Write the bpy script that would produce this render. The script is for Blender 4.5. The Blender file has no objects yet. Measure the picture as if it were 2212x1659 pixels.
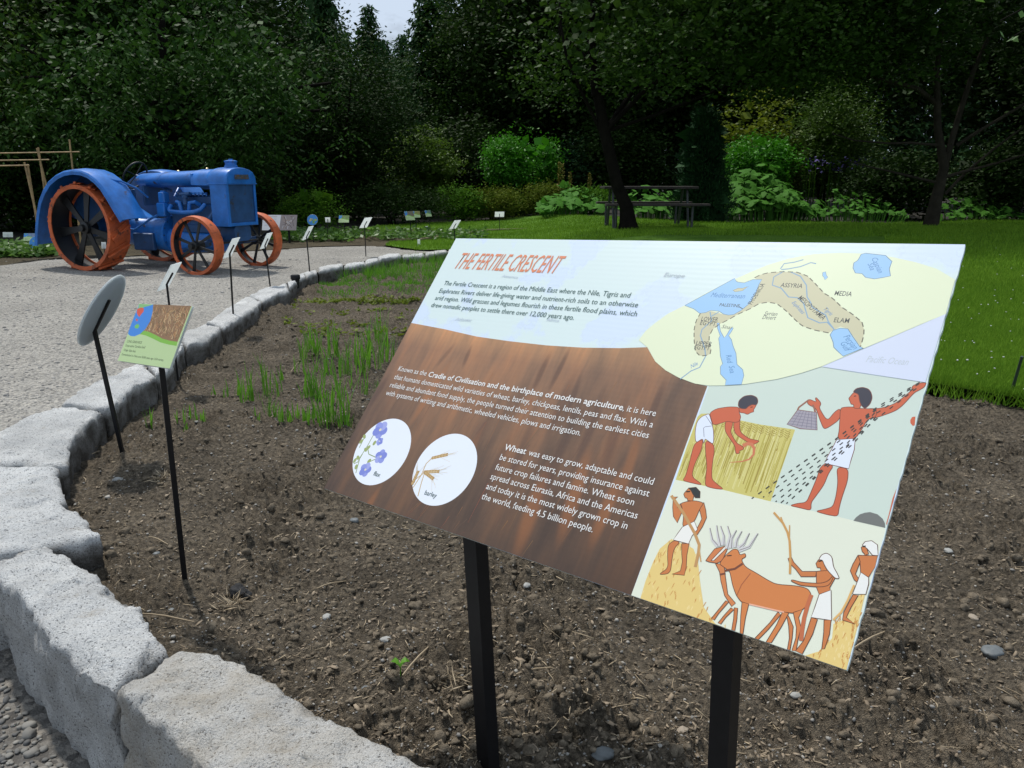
import bpy, math, random
import numpy as np
from mathutils import Vector, Matrix
from mathutils.geometry import tessellate_polygon

scene = bpy.context.scene
# ------------------------------------------------------------------ camera, light, exposure
F, CX, CY, PITCH, CAMH = 1700.0, 1106.0, 829.5, math.radians(14.65), 1.27   # focal length etc. for a 2212 px wide frame
cam_d = bpy.data.cameras.new('camera'); cam = bpy.data.objects.new('camera', cam_d)
scene.collection.objects.link(cam); scene.camera = cam
cam_d.sensor_width = 36; cam_d.lens = 36 * F / 2212; cam_d.clip_end = 900; cam_d.clip_start = 0.05
cam.location = (0, 0, CAMH); cam.rotation_euler = (math.radians(90) - PITCH, 0, 0)
SUN_EL, SUN_AZ = math.radians(61), math.radians(-36)      # azimuth measured from +Y towards +X
w = bpy.data.worlds.new('World'); scene.world = w; w.use_nodes = True
nt = w.node_tree; bg = nt.nodes['Background']
sky = nt.nodes.new('ShaderNodeTexSky'); sky.sky_type = 'NISHITA'; sky.sun_disc = False
sky.sun_elevation = SUN_EL; sky.sun_rotation = SUN_AZ; sky.air_density = 1.0; sky.dust_density = 4.0; sky.ozone_density = 1.0
nt.links.new(sky.outputs[0], bg.inputs[0]); bg.inputs[1].default_value = 0.05
tc = nt.nodes.new('ShaderNodeTexCoord'); mpg = nt.nodes.new('ShaderNodeMapping'); mpg.inputs['Scale'].default_value = (1, 1, 2.6); nt.links.new(tc.outputs['Generated'], mpg.inputs[0])
cn = nt.nodes.new('ShaderNodeTexNoise'); cn.inputs['Scale'].default_value = 3.4; cn.inputs['Detail'].default_value = 7; cn.inputs['Roughness'].default_value = .58; nt.links.new(mpg.outputs[0], cn.inputs['Vector'])
cr = nt.nodes.new('ShaderNodeValToRGB'); cr.color_ramp.elements[0].position = .30; cr.color_ramp.elements[1].position = .48; nt.links.new(cn.outputs['Fac'], cr.inputs[0])
cm = nt.nodes.new('ShaderNodeMix'); cm.data_type = 'RGBA'; nt.links.new(cr.outputs[0], cm.inputs[0]); nt.links.new(sky.outputs[0], cm.inputs[6]); cm.inputs[7].default_value = (14.5, 17, 20.5, 1)
nt.links.new(cm.outputs[2], bg.inputs[0])
sd = bpy.data.lights.new('sun', 'SUN'); sun = bpy.data.objects.new('sun', sd); scene.collection.objects.link(sun)
sd.energy = 4.1; sd.angle = math.radians(3); sd.color = (1.0, 0.96, 0.9)
sdir = Vector((math.sin(SUN_AZ) * math.cos(SUN_EL), math.cos(SUN_AZ) * math.cos(SUN_EL), math.sin(SUN_EL)))
sun.rotation_euler = sdir.to_track_quat('Z', 'Y').to_euler(); sun.location = sdir * 30
vs = scene.view_settings; vs.view_transform = 'Standard'; vs.look = 'None'; vs.gamma = 1; vs.use_curve_mapping = False
vs.exposure = -0.2
scene.cycles.max_bounces = 6; scene.cycles.transparent_max_bounces = 6
try: scene.cycles.use_denoising = True
except Exception: pass

# ------------------------------------------------------------------ helpers
rng = np.random.default_rng(7)
CAMP = np.array([0, 0, CAMH])
def ray(u, v):
    x = (u - CX) / F; y = -(v - CY) / F
    return np.array([x, math.cos(PITCH) + y * math.sin(PITCH), -math.sin(PITCH) + y * math.cos(PITCH)])
def G(u, v, z=0.0):
    d = ray(u, v); return CAMP + d * ((z - CAMH) / d[2])
def AT(u, v, Y):
    d = ray(u, v); return CAMP + d * (Y / d[1])
def tag(o, label=None, cat=None, group=None, kind=None):
    if label: o['label'] = label
    if cat: o['category'] = cat
    if group: o['group'] = group
    if kind: o['kind'] = kind
    return o
def link(o, parent=None):
    scene.collection.objects.link(o)
    if parent is not None: o.parent = parent
    return o
def empty(name, loc=(0, 0, 0), rz=0, label=None, cat=None, group=None):
    o = bpy.data.objects.new(name, None); o.empty_display_size = 0.1; link(o)
    o.location = loc; o.rotation_euler = (0, 0, rz); return tag(o, label, cat, group)
def mesh_np(name, V, Fq, mats, smooth=False, midx=None):
    """V (n,3); Fq (m,3|4) int array or list of lists"""
    me = bpy.data.meshes.new(name)
    V = np.asarray(V, dtype=np.float32)
    if isinstance(Fq, np.ndarray):
        k = Fq.shape[1]; m = Fq.shape[0]
        me.vertices.add(len(V)); me.vertices.foreach_set('co', V.ravel())
        me.loops.add(m * k); me.loops.foreach_set('vertex_index', Fq.astype(np.int32).ravel())
        me.polygons.add(m)
        me.polygons.foreach_set('loop_start', np.arange(0, m * k, k, dtype=np.int32))
        me.update(calc_edges=True); me.validate()
    else:
        me.from_pydata(V.tolist(), [], [list(map(int, f)) for f in Fq]); me.update()
    for mt in (mats if isinstance(mats, (list, tuple)) else [mats]): me.materials.append(mt)
    if smooth: me.polygons.foreach_set('use_smooth', np.ones(len(me.polygons), dtype=bool))
    if midx is not None: me.polygons.foreach_set('material_index', np.asarray(midx, dtype=np.int32))
    return me
def ob(name, me, parent=None, loc=None, rot=None, **kw):
    o = bpy.data.objects.new(name, me); link(o, parent)
    if loc is not None: o.location = loc
    if rot is not None: o.rotation_euler = rot
    return tag(o, **kw)
def copy_tree(o, parent=None):
    c = o.copy(); scene.collection.objects.link(c); c.parent = parent
    for ch in list(o.children): copy_tree(ch, c)
    return c

class MB:
    """collects plain shapes, builds ONE mesh object"""
    def __init__(s): s.v = []; s.f = []
    def add(s, V, Fc):
        n = len(s.v); s.v += [tuple(map(float, p)) for p in V]; s.f += [[i + n for i in f] for f in Fc]; return s
    def box(s, c, size, R=None, bev=0.0):
        x, y, z = [q / 2 for q in size]; b = min(bev, x * .49, y * .49, z * .49)
        if b <= 0:
            P = [(i, j, k) for i in (-x, x) for j in (-y, y) for k in (-z, z)]
            Fc = [(0, 1, 3, 2), (4, 6, 7, 5), (0, 4, 5, 1), (2, 3, 7, 6), (0, 2, 6, 4), (1, 5, 7, 3)]
        else:
            P = []
            for (k, q) in ((-z, b), (-z + b, 0), (z - b, 0), (z, b)):
                X, Y = x - q, y - q
                P += [(-X + b, -Y, k), (X - b, -Y, k), (X, -Y + b, k), (X, Y - b, k), (X - b, Y, k), (-X + b, Y, k), (-X, Y - b, k), (-X, -Y + b, k)]
            Fc = [list(range(7, -1, -1)), list(range(24, 32))]
            for l in range(3):
                for i in range(8): Fc.append((l * 8 + i, l * 8 + (i + 1) % 8, l * 8 + 8 + (i + 1) % 8, l * 8 + 8 + i))
        P = [Vector(p) for p in P]
        if R is not None: P = [R @ p for p in P]
        return s.add([p + Vector(c) for p in P], Fc)
    def tube(s, pts, rad, n=8, cap=True, squash=None):
        pts = [Vector(p) for p in pts]; m = len(pts)
        if not hasattr(rad, '__len__'): rad = [rad] * m
        up = Vector((0, 0, 1)); V = []; px = None
        for i, p in enumerate(pts):
            t = (pts[min(i + 1, m - 1)] - pts[max(i - 1, 0)]).normalized()
            if px is None:
                px = t.cross(up)
                if px.length < 1e-3: px = t.cross(Vector((0, 1, 0)))
                px.normalize()
            else: px = (px - t * px.dot(t)).normalized()
            py = t.cross(px)
            for k in range(n):
                a = 2 * math.pi * (k + .5) / n
                V.append(p + (px * math.cos(a) + py * math.sin(a)) * rad[i])
        Fc = [(i * n + k, i * n + (k + 1) % n, (i + 1) * n + (k + 1) % n, (i + 1) * n + k) for i in range(m - 1) for k in range(n)]
        if cap: Fc += [list(range(n - 1, -1, -1)), list(range((m - 1) * n, m * n))]
        return s.add(V, Fc)
    def lathe(s, prof, n=24, M=None, closed=False):
        """profile [(r,z)] about Z"""
        M = M or Matrix.Identity(4); V = []; m = len(prof)
        for r, z in prof:
            for k in range(n):
                a = 2 * math.pi * k / n; V.append(M @ Vector((r * math.cos(a), r * math.sin(a), z)))
        Fc = [(i * n + k, i * n + (k + 1) % n, (i + 1) * n + (k + 1) % n, (i + 1) * n + k) for i in range(m - 1) for k in range(n)]
        if closed: Fc += [((m - 1) * n + k, (m - 1) * n + (k + 1) % n, (k + 1) % n, k) for k in range(n)]
        else:
            if prof[0][0] > 1e-6: Fc.append(list(range(n - 1, -1, -1)))
            if prof[-1][0] > 1e-6: Fc.append([(m - 1) * n + k for k in range(n)])
        return s.add(V, Fc)
    def prism(s, poly, axis, a, b):
        """poly 2D extruded along axis 'x','y','z' from a to b"""
        def P(q, t):
            return {'x': (t, q[0], q[1]), 'y': (q[0], t, q[1]), 'z': (q[0], q[1], t)}[axis]
        n = len(poly); V = [P(q, a) for q in poly] + [P(q, b) for q in poly]
        Fc = [list(range(n - 1, -1, -1)), list(range(n, 2 * n))] + [(i, (i + 1) % n, n + (i + 1) % n, n + i) for i in range(n)]
        return s.add(V, Fc)
    def loft(s, rings, cap=True):
        n = len(rings[0]); V = [p for r in rings for p in r]
        Fc = [(i * n + k, i * n + (k + 1) % n, (i + 1) * n + (k + 1) % n, (i + 1) * n + k) for i in range(len(rings) - 1) for k in range(n)]
        if cap: Fc += [list(range(n - 1, -1, -1)), list(range((len(rings) - 1) * n, len(rings) * n))]
        return s.add(V, Fc)
    def build(s, name, mat, parent=None, smooth=False, loc=None, rot=None, **kw):
        me = bpy.data.meshes.new(name); me.from_pydata(s.v, [], s.f); me.materials.append(mat)
        import bmesh
        bm = bmesh.new(); bm.from_mesh(me); bmesh.ops.recalc_face_normals(bm, faces=bm.faces); bm.to_mesh(me); bm.free()
        if smooth:
            me.polygons.foreach_set('use_smooth', np.ones(len(me.polygons), dtype=bool))
            try: me.set_sharp_from_angle(angle=math.radians(38))
            except Exception: pass
        return ob(name, me, parent, loc, rot, **kw)

# value noise, vectorised
def _h(ix, iy, iz, seed):
    h = (ix * 374761393 + iy * 668265263 + iz * 1274126177 + seed * 974634777) & 0xFFFFFFFF
    h = ((h ^ (h >> 13)) * 1274126177) & 0xFFFFFFFF
    h = ((h ^ (h >> 16)) * 2246822519) & 0xFFFFFFFF
    return ((h ^ (h >> 15)) & 0xFFFFFF) / float(0xFFFFFF)
def vn(P, seed=0):
    P = np.asarray(P, dtype=np.float64)
    if P.shape[1] == 2: P = np.c_[P, np.zeros(len(P))]
    I = np.floor(P).astype(np.int64); Fr = P - I; Fr = Fr * Fr * (3 - 2 * Fr)
    out = 0
    for dx in (0, 1):
        wx = Fr[:, 0] if dx else 1 - Fr[:, 0]
        for dy in (0, 1):
            wy = Fr[:, 1] if dy else 1 - Fr[:, 1]
            for dz in (0, 1):
                wz = Fr[:, 2] if dz else 1 - Fr[:, 2]
                out = out + wx * wy * wz * _h(I[:, 0] + dx, I[:, 1] + dy, I[:, 2] + dz, seed)
    return out * 2 - 1
def fbm(P, freq, seed=0, oct=3, gain=.5):
    s = 0; a = 1
    for o in range(oct): s = s + a * vn(np.asarray(P) * freq * (2.03 ** o) + 17.3 * o, seed + o); a *= gain
    return s
def sm(x): x = np.clip(x, 0, 1); return x * x * (3 - 2 * x)
def s2l(c): return tuple(((x / 255) / 12.92 if x / 255 <= .04045 else ((x / 255 + .055) / 1.055) ** 2.4) for x in c)

# ------------------------------------------------------------------ materials
def newmat(name):
    m = bpy.data.materials.new(name); m.use_nodes = True; n = m.node_tree
    return m, n, n.nodes['Principled BSDF']
def nd(n, t, **kw):
    q = n.nodes.new(t)
    for k, v in kw.items(): setattr(q, k, v)
    return q
def coords(n, kind='Object'):
    return nd(n, 'ShaderNodeTexCoord').outputs[kind]
def noise(n, vec, scale, detail=4, rough=.55):
    q = nd(n, 'ShaderNodeTexNoise'); q.inputs['Scale'].default_value = scale
    q.inputs['Detail'].default_value = detail; q.inputs['Roughness'].default_value = rough
    n.links.new(vec, q.inputs['Vector']); return q.outputs['Fac']
def ramp(n, fac, stops):
    q = nd(n, 'ShaderNodeValToRGB'); e = q.color_ramp.elements
    while len(e) < len(stops): e.new(.5)
    for el, (p, c) in zip(e, stops): el.position = p; el.color = (*c, 1) if len(c) == 3 else c
    n.links.new(fac, q.inputs[0]); return q.outputs[0]
def mixc(n, fac, a, b, mode='MIX'):
    q = nd(n, 'ShaderNodeMix', data_type='RGBA', blend_type=mode)
    for s, v in ((q.inputs[0], fac), (q.inputs[6], a), (q.inputs[7], b)):
        if hasattr(v, 'default_value') or hasattr(v, 'links'): n.links.new(v, s)
        else: s.default_value = v if not isinstance(v, tuple) else (*v[:3], 1)
    return q.outputs[2]
def bump(n, b, h, strength=.5, dist=.01):
    q = nd(n, 'ShaderNodeBump'); q.inputs['Strength'].default_value = strength; q.inputs['Distance'].default_value = dist
    n.links.new(h, q.inputs['Height']); n.links.new(q.outputs[0], b.inputs['Normal'])
def plain(name, c, rough=.6, metal=0, var=.12, scale=12, bmp=0, spec=.5, stain=None):
    m, n, b = newmat(name); v = coords(n)
    f = noise(n, v, scale, 5)
    col = ramp(n, f, [(.25, tuple(x * (1 - var) for x in c)), (.75, tuple(min(1, x * (1 + var)) for x in c))])
    if stain:
        f2 = noise(n, v, stain[1], 6, .65); k = ramp(n, f2, [(stain[2], (0, 0, 0)), (stain[2] + .08, (1, 1, 1))])
        col = mixc(n, k, col, stain[0])
    n.links.new(col, b.inputs['Base Color']); b.inputs['Roughness'].default_value = rough; b.inputs['Metallic'].default_value = metal
    b.inputs['Specular IOR Level'].default_value = spec
    if bmp: bump(n, b, noise(n, v, scale * 4, 4), .6, bmp)
    return m
def leafmat(name, dark, light, rough=.5, trans=0.0, spec=.35, tint=None):
    m, n, b = newmat(name)
    g = nd(n, 'ShaderNodeNewGeometry'); r = g.outputs['Random Per Island']
    v = coords(n); f = noise(n, v, .9, 3)
    a = nd(n, 'ShaderNodeMath', operation='ADD'); n.links.new(r, a.inputs[0]); n.links.new(f, a.inputs[1])
    h = nd(n, 'ShaderNodeMath', operation='MULTIPLY'); n.links.new(a.outputs[0], h.inputs[0]); h.inputs[1].default_value = .5
    stops = [(.15, dark), (.8, light)]
    if tint: stops.append((.93, tint))
    col = ramp(n, h.outputs[0], stops); n.links.new(col, b.inputs['Base Color'])
    b.inputs['Roughness'].default_value = rough; b.inputs['Specular IOR Level'].default_value = spec
    if trans > 0:
        t = nd(n, 'ShaderNodeBsdfTranslucent'); n.links.new(col, t.inputs[0])
        mx = nd(n, 'ShaderNodeMixShader'); mx.inputs[0].default_value = trans
        n.links.new(b.outputs[0], mx.inputs[1]); n.links.new(t.outputs[0], mx.inputs[2])
        n.links.new(mx.outputs[0], n.nodes['Material Output'].inputs['Surface'])
    return m

def soil_mat():
    m, n, b = newmat('tilled_soil'); v = coords(n)
    f1 = noise(n, v, 3.0, 6, .6); f2 = noise(n, v, 60, 6, .7); f3 = noise(n, v, 300, 2, .6)
    c1 = ramp(n, f1, [(.3, (.120, .101, .076)), (.7, (.240, .202, .152))])
    c2 = ramp(n, f2, [(.36, (.38, .37, .36)), (.5, (1.0, .98, .95)), (.66, (1.85, 1.78, 1.68))])
    col = mixc(n, 1.0, c1, c2, 'MULTIPLY')
    vo = nd(n, 'ShaderNodeTexVoronoi'); vo.inputs['Scale'].default_value = 170; n.links.new(v, vo.inputs['Vector'])
    sp = ramp(n, vo.outputs['Distance'], [(.10, (1, 1, 1)), (.2, (0, 0, 0))])
    sel = ramp(n, noise(n, v, 45, 2), [(.52, (0, 0, 0)), (.62, (1, 1, 1))])
    k = mixc(n, 1.0, sp, sel, 'MULTIPLY')
    col = mixc(n, k, col, (.30, .28, .25))
    n.links.new(col, b.inputs['Base Color']); b.inputs['Roughness'].default_value = .95; b.inputs['Specular IOR Level'].default_value = .2
    s = nd(n, 'ShaderNodeMath', operation='ADD'); n.links.new(f2, s.inputs[0]); n.links.new(f3, s.inputs[1])
    bump(n, b, s.outputs[0], 1.0, .03); return m
def gravel_mat(name='crushed_gravel', base=(.30, .29, .265), sc=90, dist=.012):
    m, n, b = newmat(name); v = coords(n)
    f1 = noise(n, v, .8, 5, .6); vo = nd(n, 'ShaderNodeTexVoronoi'); vo.inputs['Scale'].default_value = sc; n.links.new(v, vo.inputs['Vector'])
    f3 = noise(n, v, sc * .35, 4, .75)
    c1 = ramp(n, f1, [(.3, tuple(x * .82 for x in base)), (.7, tuple(x * 1.15 for x in base))])
    bw = nd(n, 'ShaderNodeRGBToBW'); n.links.new(vo.outputs['Color'], bw.inputs[0])
    c2 = ramp(n, bw.outputs[0], [(.12, (.55, .55, .56)), (.5, (1, 1, 1)), (.88, (1.4, 1.36, 1.3))])
    c3 = ramp(n, f3, [(.33, (.68, .67, .66)), (.5, (1, 1, 1)), (.68, (1.22, 1.2, 1.18))])
    col = mixc(n, 1.0, mixc(n, 1.0, c1, c2, 'MULTIPLY'), c3, 'MULTIPLY')
    n.links.new(col, b.inputs['Base Color']); b.inputs['Roughness'].default_value = .95; b.inputs['Specular IOR Level'].default_value = .2
    s = nd(n, 'ShaderNodeMath', operation='ADD'); n.links.new(f3, s.inputs[0]); n.links.new(bw.outputs[0], s.inputs[1])
    bump(n, b, s.outputs[0], .9, dist); return m
def granite_mat(name='grey_granite', tan=0.0):
    m, n, b = newmat(name); v = coords(n)
    f1 = noise(n, v, 4, 5, .6); f2 = noise(n, v, 150, 4, .7); f3 = noise(n, v, 260, 3, .7); f4 = noise(n, v, 11, 6, .7)
    c = ramp(n, f1, [(.3, (.50, .505, .50)), (.7, (.78, .785, .77))])
    c = mixc(n, 1.0, c, ramp(n, f3, [(.3, (.72, .72, .73)), (.55, (1, 1, 1)), (.75, (1.2, 1.2, 1.2))]), 'MULTIPLY')
    c = mixc(n, ramp(n, f2, [(.37, (1, 1, 1)), (.43, (0, 0, 0))]), c, (.09, .09, .095))
    c = mixc(n, ramp(n, f4, [(.60, (0, 0, 0)), (.74, (.45, .45, .45))]), c, (.46, .40, .31))
    sx = nd(n, 'ShaderNodeSeparateXYZ'); ge = nd(n, 'ShaderNodeNewGeometry'); n.links.new(ge.outputs['Position'], sx.inputs[0])
    hh = nd(n, 'ShaderNodeMath', operation='ADD'); n.links.new(sx.outputs[2], hh.inputs[0]); sc_ = nd(n, 'ShaderNodeMath', operation='MULTIPLY'); n.links.new(f4, sc_.inputs[0]); sc_.inputs[1].default_value = -.16; n.links.new(sc_.outputs[0], hh.inputs[1])
    c = mixc(n, ramp(n, hh.outputs[0], [(.0, (.25, .25, .25)), (.035, (0, 0, 0))]), c, (.20, .165, .125))
    sa = nd(n, 'ShaderNodeAttribute', attribute_name='soil_and_shade'); sm_ = nd(n, 'ShaderNodeMath', operation='MULTIPLY'); n.links.new(sa.outputs['Fac'], sm_.inputs[0]); n.links.new(ramp(n, f4, [(.25, (.55, .55, .55)), (.6, (1, 1, 1))]), sm_.inputs[1])
    c = mixc(n, sm_.outputs[0], c, (.075, .066, .055))  # dark tint: clinging earth plus shade put into the stone colour
    if tan: c = mixc(n, ramp(n, noise(n, v, 6, 6, .65), [(.35, (0, 0, 0)), (.65, (tan, tan, tan))]), c, (.42, .36, .27))
    rnd = nd(n, 'ShaderNodeObjectInfo').outputs['Random']
    c = mixc(n, 1.0, c, ramp(n, rnd, [(0, (.88, .87, .85)), (1, (1.05, 1.06, 1.07))]), 'MULTIPLY')
    n.links.new(c, b.inputs['Base Color']); b.inputs['Roughness'].default_value = .8; b.inputs['Specular IOR Level'].default_value = .3
    s = nd(n, 'ShaderNodeMath', operation='ADD'); n.links.new(f2, s.inputs[0]); n.links.new(noise(n, v, 30, 6, .7), s.inputs[1])
    bump(n, b, s.outputs[0], 1.0, .012); return m
def grass_ground_mat(name, a, bcol):
    m, n, b = newmat(name); v = coords(n)
    f = noise(n, v, 1.2, 5, .6); f2 = noise(n, v, 40, 5, .8)
    c = ramp(n, f, [(.3, a), (.7, bcol)]); c = mixc(n, 1.0, c, ramp(n, f2, [(.3, (.45, .45, .45)), (.7, (1.5, 1.5, 1.4))]), 'MULTIPLY')
    n.links.new(c, b.inputs['Base Color']); b.inputs['Roughness'].default_value = .9; b.inputs['Specular IOR Level'].default_value = .15
    bump(n, b, f2, 1.0, .04); return m

M = {}
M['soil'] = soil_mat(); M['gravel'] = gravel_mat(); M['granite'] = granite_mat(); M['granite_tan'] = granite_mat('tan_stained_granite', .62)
M['pebble_ground'] = gravel_mat('pebbly_ground', (.17, .16, .145), 45, .03)
M['humus'] = plain('forest_floor', (.018, .016, .010), .95, var=.5, scale=4, bmp=.02)
M['lawn'] = grass_ground_mat('lawn_turf', (.07, .17, .013), (.13, .26, .028))
M['farbed'] = grass_ground_mat('planted_bed_soil', (.075, .060, .042), (.11, .09, .055))
M['black'] = plain('black_powder_coat', (.008, .008, .009), .45, var=.2, scale=60, spec=.3)
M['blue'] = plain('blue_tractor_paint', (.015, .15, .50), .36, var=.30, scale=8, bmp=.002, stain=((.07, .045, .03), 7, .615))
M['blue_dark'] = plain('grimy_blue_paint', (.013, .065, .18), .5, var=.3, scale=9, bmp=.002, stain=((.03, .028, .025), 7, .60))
M['orange'] = plain('faded_orange_paint', (.50, .105, .028), .6, var=.35, scale=9, bmp=.003, stain=((.14, .045, .02), 11, .56))
M['black_iron'] = plain('black_painted_iron', (.008, .009, .010), .5, var=.4, scale=14, bmp=.002)
M['rust'] = plain('rusty_iron', (.13, .055, .025), .8, var=.4, scale=25, bmp=.002)
M['grease'] = plain('oily_metal', (.03, .035, .04), .4, var=.4, scale=18, metal=.6)
M['brass'] = plain('dull_brass', (.45, .38, .24), .35, metal=.7)
def plastic():
    m, n, b = newmat('white_plastic_back'); b.inputs['Base Color'].default_value = (.80, .84, .82, 1); b.inputs['Roughness'].default_value = .4
    t = nd(n, 'ShaderNodeBsdfTranslucent'); t.inputs[0].default_value = (.92, .95, .95, 1); mx = nd(n, 'ShaderNodeMixShader'); mx.inputs[0].default_value = .6
    n.links.new(b.outputs[0], mx.inputs[1]); n.links.new(t.outputs[0], mx.inputs[2]); n.links.new(mx.outputs[0], n.nodes['Material Output'].inputs['Surface']); return m
M['signback'] = plastic()
M['bamboo'] = plain('dry_bamboo', (.34, .23, .10), .6, var=.35, scale=9)
M['bark'] = plain('dark_bark', (.008, .007, .005), .95, spec=.1, var=.5, scale=7, bmp=.02)
M['greybark'] = plain('grey_bark', (.030, .026, .019), .95, spec=.1, var=.4, scale=7, bmp=.02)
M['oldwood'] = plain('weathered_dark_wood', (.030, .024, .020), .85, var=.4, scale=9, bmp=.003)
M['galv'] = plain('galvanised_pipe', (.06, .065, .065), .5, metal=.5)
M['straw'] = leafmat('dry_straw', (.12, .085, .05), (.52, .42, .28), .7)
M['chips'] = leafmat('wood_chips', (.07, .052, .035), (.34, .27, .19), .8)
M['clod'] = plain('soil_clod', (.155, .128, .094), .95, var=.55, scale=70, bmp=.01, spec=.1)
M['pebbles'] = leafmat('mixed_pebbles', (.10, .10, .10), (.40, .375, .33), .75)
M['gravelstone'] = leafmat('grey_gravel', (.07, .072, .075), (.30, .285, .25), .8)
M['seed'] = leafmat('young_blade', (.06, .19, .012), (.17, .40, .03), .5, .35, tint=(.40, .30, .05))
M['lawnblade'] = leafmat('lawn_blade', (.08, .19, .012), (.22, .38, .034), .8, .3, .1)
M['petal'] = plain('clover_white', (.6, .6, .55), .8)
# ------------------------------------------------------------------ terrain
def poly_dist(P, poly, closed=False):
    """distance and nearest point of P (n,2) to a polyline"""
    poly = np.asarray(poly, float)[:, :2]; A = poly; B = np.roll(poly, -1, 0)
    if not closed: A, B = A[:-1], B[:-1]
    best = np.full(len(P), 1e9); near = P.copy()
    for a, b in zip(A, B):
        d = b - a; t = np.clip(((P - a) @ d) / (d @ d + 1e-12), 0, 1); q = a + t[:, None] * d
        r = np.hypot(*(P - q).T); m = r < best; best[m] = r[m]; near[m] = q[m]
    return best, near
def inside(P, poly):
    poly = np.asarray(poly, float)[:, :2]; r = np.zeros(len(P), bool); n = len(poly)
    for i in range(n):
        (x1, y1), (x2, y2) = poly[i], poly[(i + 1) % n]
        if y1 == y2: continue
        c = ((y1 > P[:, 1]) != (y2 > P[:, 1])) & (P[:, 0] < (x2 - x1) * (P[:, 1] - y1) / (y2 - y1) + x1)
        r ^= c
    return r
def zl(x, y):
    return .10 + .27 * sm((y - 5) / 9) * sm((x + .5) / 3) + .015 * np.sin(x * 1.3 + 1) * np.sin(y * .9)
def zpath(x, y):
    return .10 - .33 * sm((3.35 - y) / 1.1)
def sheet(name, poly, cell, zf, mat, **kw):
    poly = np.asarray(poly, float)[:, :2]
    x0, y0 = poly.min(0) - cell; x1, y1 = poly.max(0) + cell
    nx, ny = int((x1 - x0) / cell) + 2, int((y1 - y0) / cell) + 2
    X, Y = np.meshgrid(x0 + np.arange(nx) * cell, y0 + np.arange(ny) * cell); P = np.c_[X.ravel(), Y.ravel()]
    ins = inside(P, poly)
    idx = np.arange(nx * ny).reshape(ny, nx)
    Q = np.stack([idx[:-1, :-1], idx[:-1, 1:], idx[1:, 1:], idx[1:, :-1]], -1).reshape(-1, 4)
    Q = Q[ins[Q].sum(1) >= 2]
    _, near = poly_dist(P, poly, True); P = np.where(ins[:, None], P, near)
    used = np.unique(Q); mp = np.zeros(nx * ny, int); mp[used] = np.arange(len(used)); P = P[used]; Q = mp[Q]
    V = np.c_[P, zf(P[:, 0], P[:, 1])]
    return ob(name, mesh_np(name, V, Q, mat, smooth=True), kind='structure', **kw)

kerb_mid = [(1.6, .35), (.25, 1.02), (-.30, 1.28), (-.88, 1.66), (-1.5, 2.26), (-1.85, 2.6), (-2.05, 3.1), (-2.15, 3.75), (-2.25, 4.6), (-2.50, 5.5), (-2.52, 6.3), (-2.6, 7.3), (-2.62, 8.6), (-2.58, 9.6), (-2.45, 10.6), (-2.1, 11.7), (-1.75, 12.4), (-1.05, 13.1), (-.2, 13.6)]
lawn_edge = [(-.2, 13.3), (.6, 11.5), (1.4, 8), (1.95, 5.4), (2.29, 4.50), (2.76, 4.10), (3.6, 3.3), (6, 1.6), (9, -1)]
farpath = [G(975, 541, .1), G(900, 543, .1), G(833, 533, .1), G(790, 531, .1), G(675, 534, .1), G(600, 540, .1), G(430, 548, .1), G(240, 556, .1), G(100, 562, .1), G(0, 574, .1)]
farpath = [p[:2] for p in farpath]
# base ground
gx = np.concatenate([-np.geomspace(400, 26, 14), np.arange(-25, 25.1, 1.0), np.geomspace(26, 400, 14)])
gy = np.concatenate([-np.geomspace(200, 9, 8), np.arange(-8, 40.1, 1.0), np.geomspace(42, 500, 14)])
X, Y = np.meshgrid(gx, gy); xx, yy = X.ravel(), Y.ravel()
dip = sm((15.5 - yy) / 1) * sm((xx + 9) / 1) * sm((10 - xx) / 1)
Z = (zl(xx, yy) - .03) * (1 - dip) + (-.7) * dip
idx = np.arange(len(xx)).reshape(len(gy), len(gx))
Q = np.stack([idx[:-1, :-1], idx[:-1, 1:], idx[1:, 1:], idx[1:, :-1]], -1).reshape(-1, 4)
ob('ground', mesh_np('ground', np.c_[xx, yy, Z], Q, M['humus'], True), kind='structure')
path_poly = [(-25, -3), (1.6, -3)] + kerb_mid + list(farpath[0:1]) + farpath[1:] + [(-9, 10.6), (-25, 10.2)]
def zpath2(x, y):
    P = np.c_[x, y]; return zpath(x, y) + .006 * fbm(P, 2.5, 3, 3)
sheet('gravel_path', path_poly, .10, zpath2, M['gravel'])
sheet('pebble_path', [(-12, -3), (1.6, -3)] + kerb_mid[:7] + [(-2.6, 3.05), (-12, 3.1)], .08, lambda x, y: zpath2(x, y) + .008, M['pebble_ground'])
bed_far = [tuple(p) for p in farpath[2:]] + [(-9, 10.6), (-25, 10.2), (-25, 13), (-9.5, 13.2), tuple(G(0, 545, .1)[:2]), tuple(G(100, 540, .1)[:2]), tuple(G(600, 505, .1)[:2]),
           tuple(G(720, 499, .1)[:2]), tuple(G(930, 499, .1)[:2]), tuple(G(1050, 498, .1)[:2]), tuple(G(905, 517, .1)[:2]), tuple(G(842, 525, .1)[:2])]
sheet('planted_bed', bed_far, .16, lambda x, y: zl(x, y) + .012 + .02 * fbm(np.c_[x, y], 3, 9, 3), M['farbed'])
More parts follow.
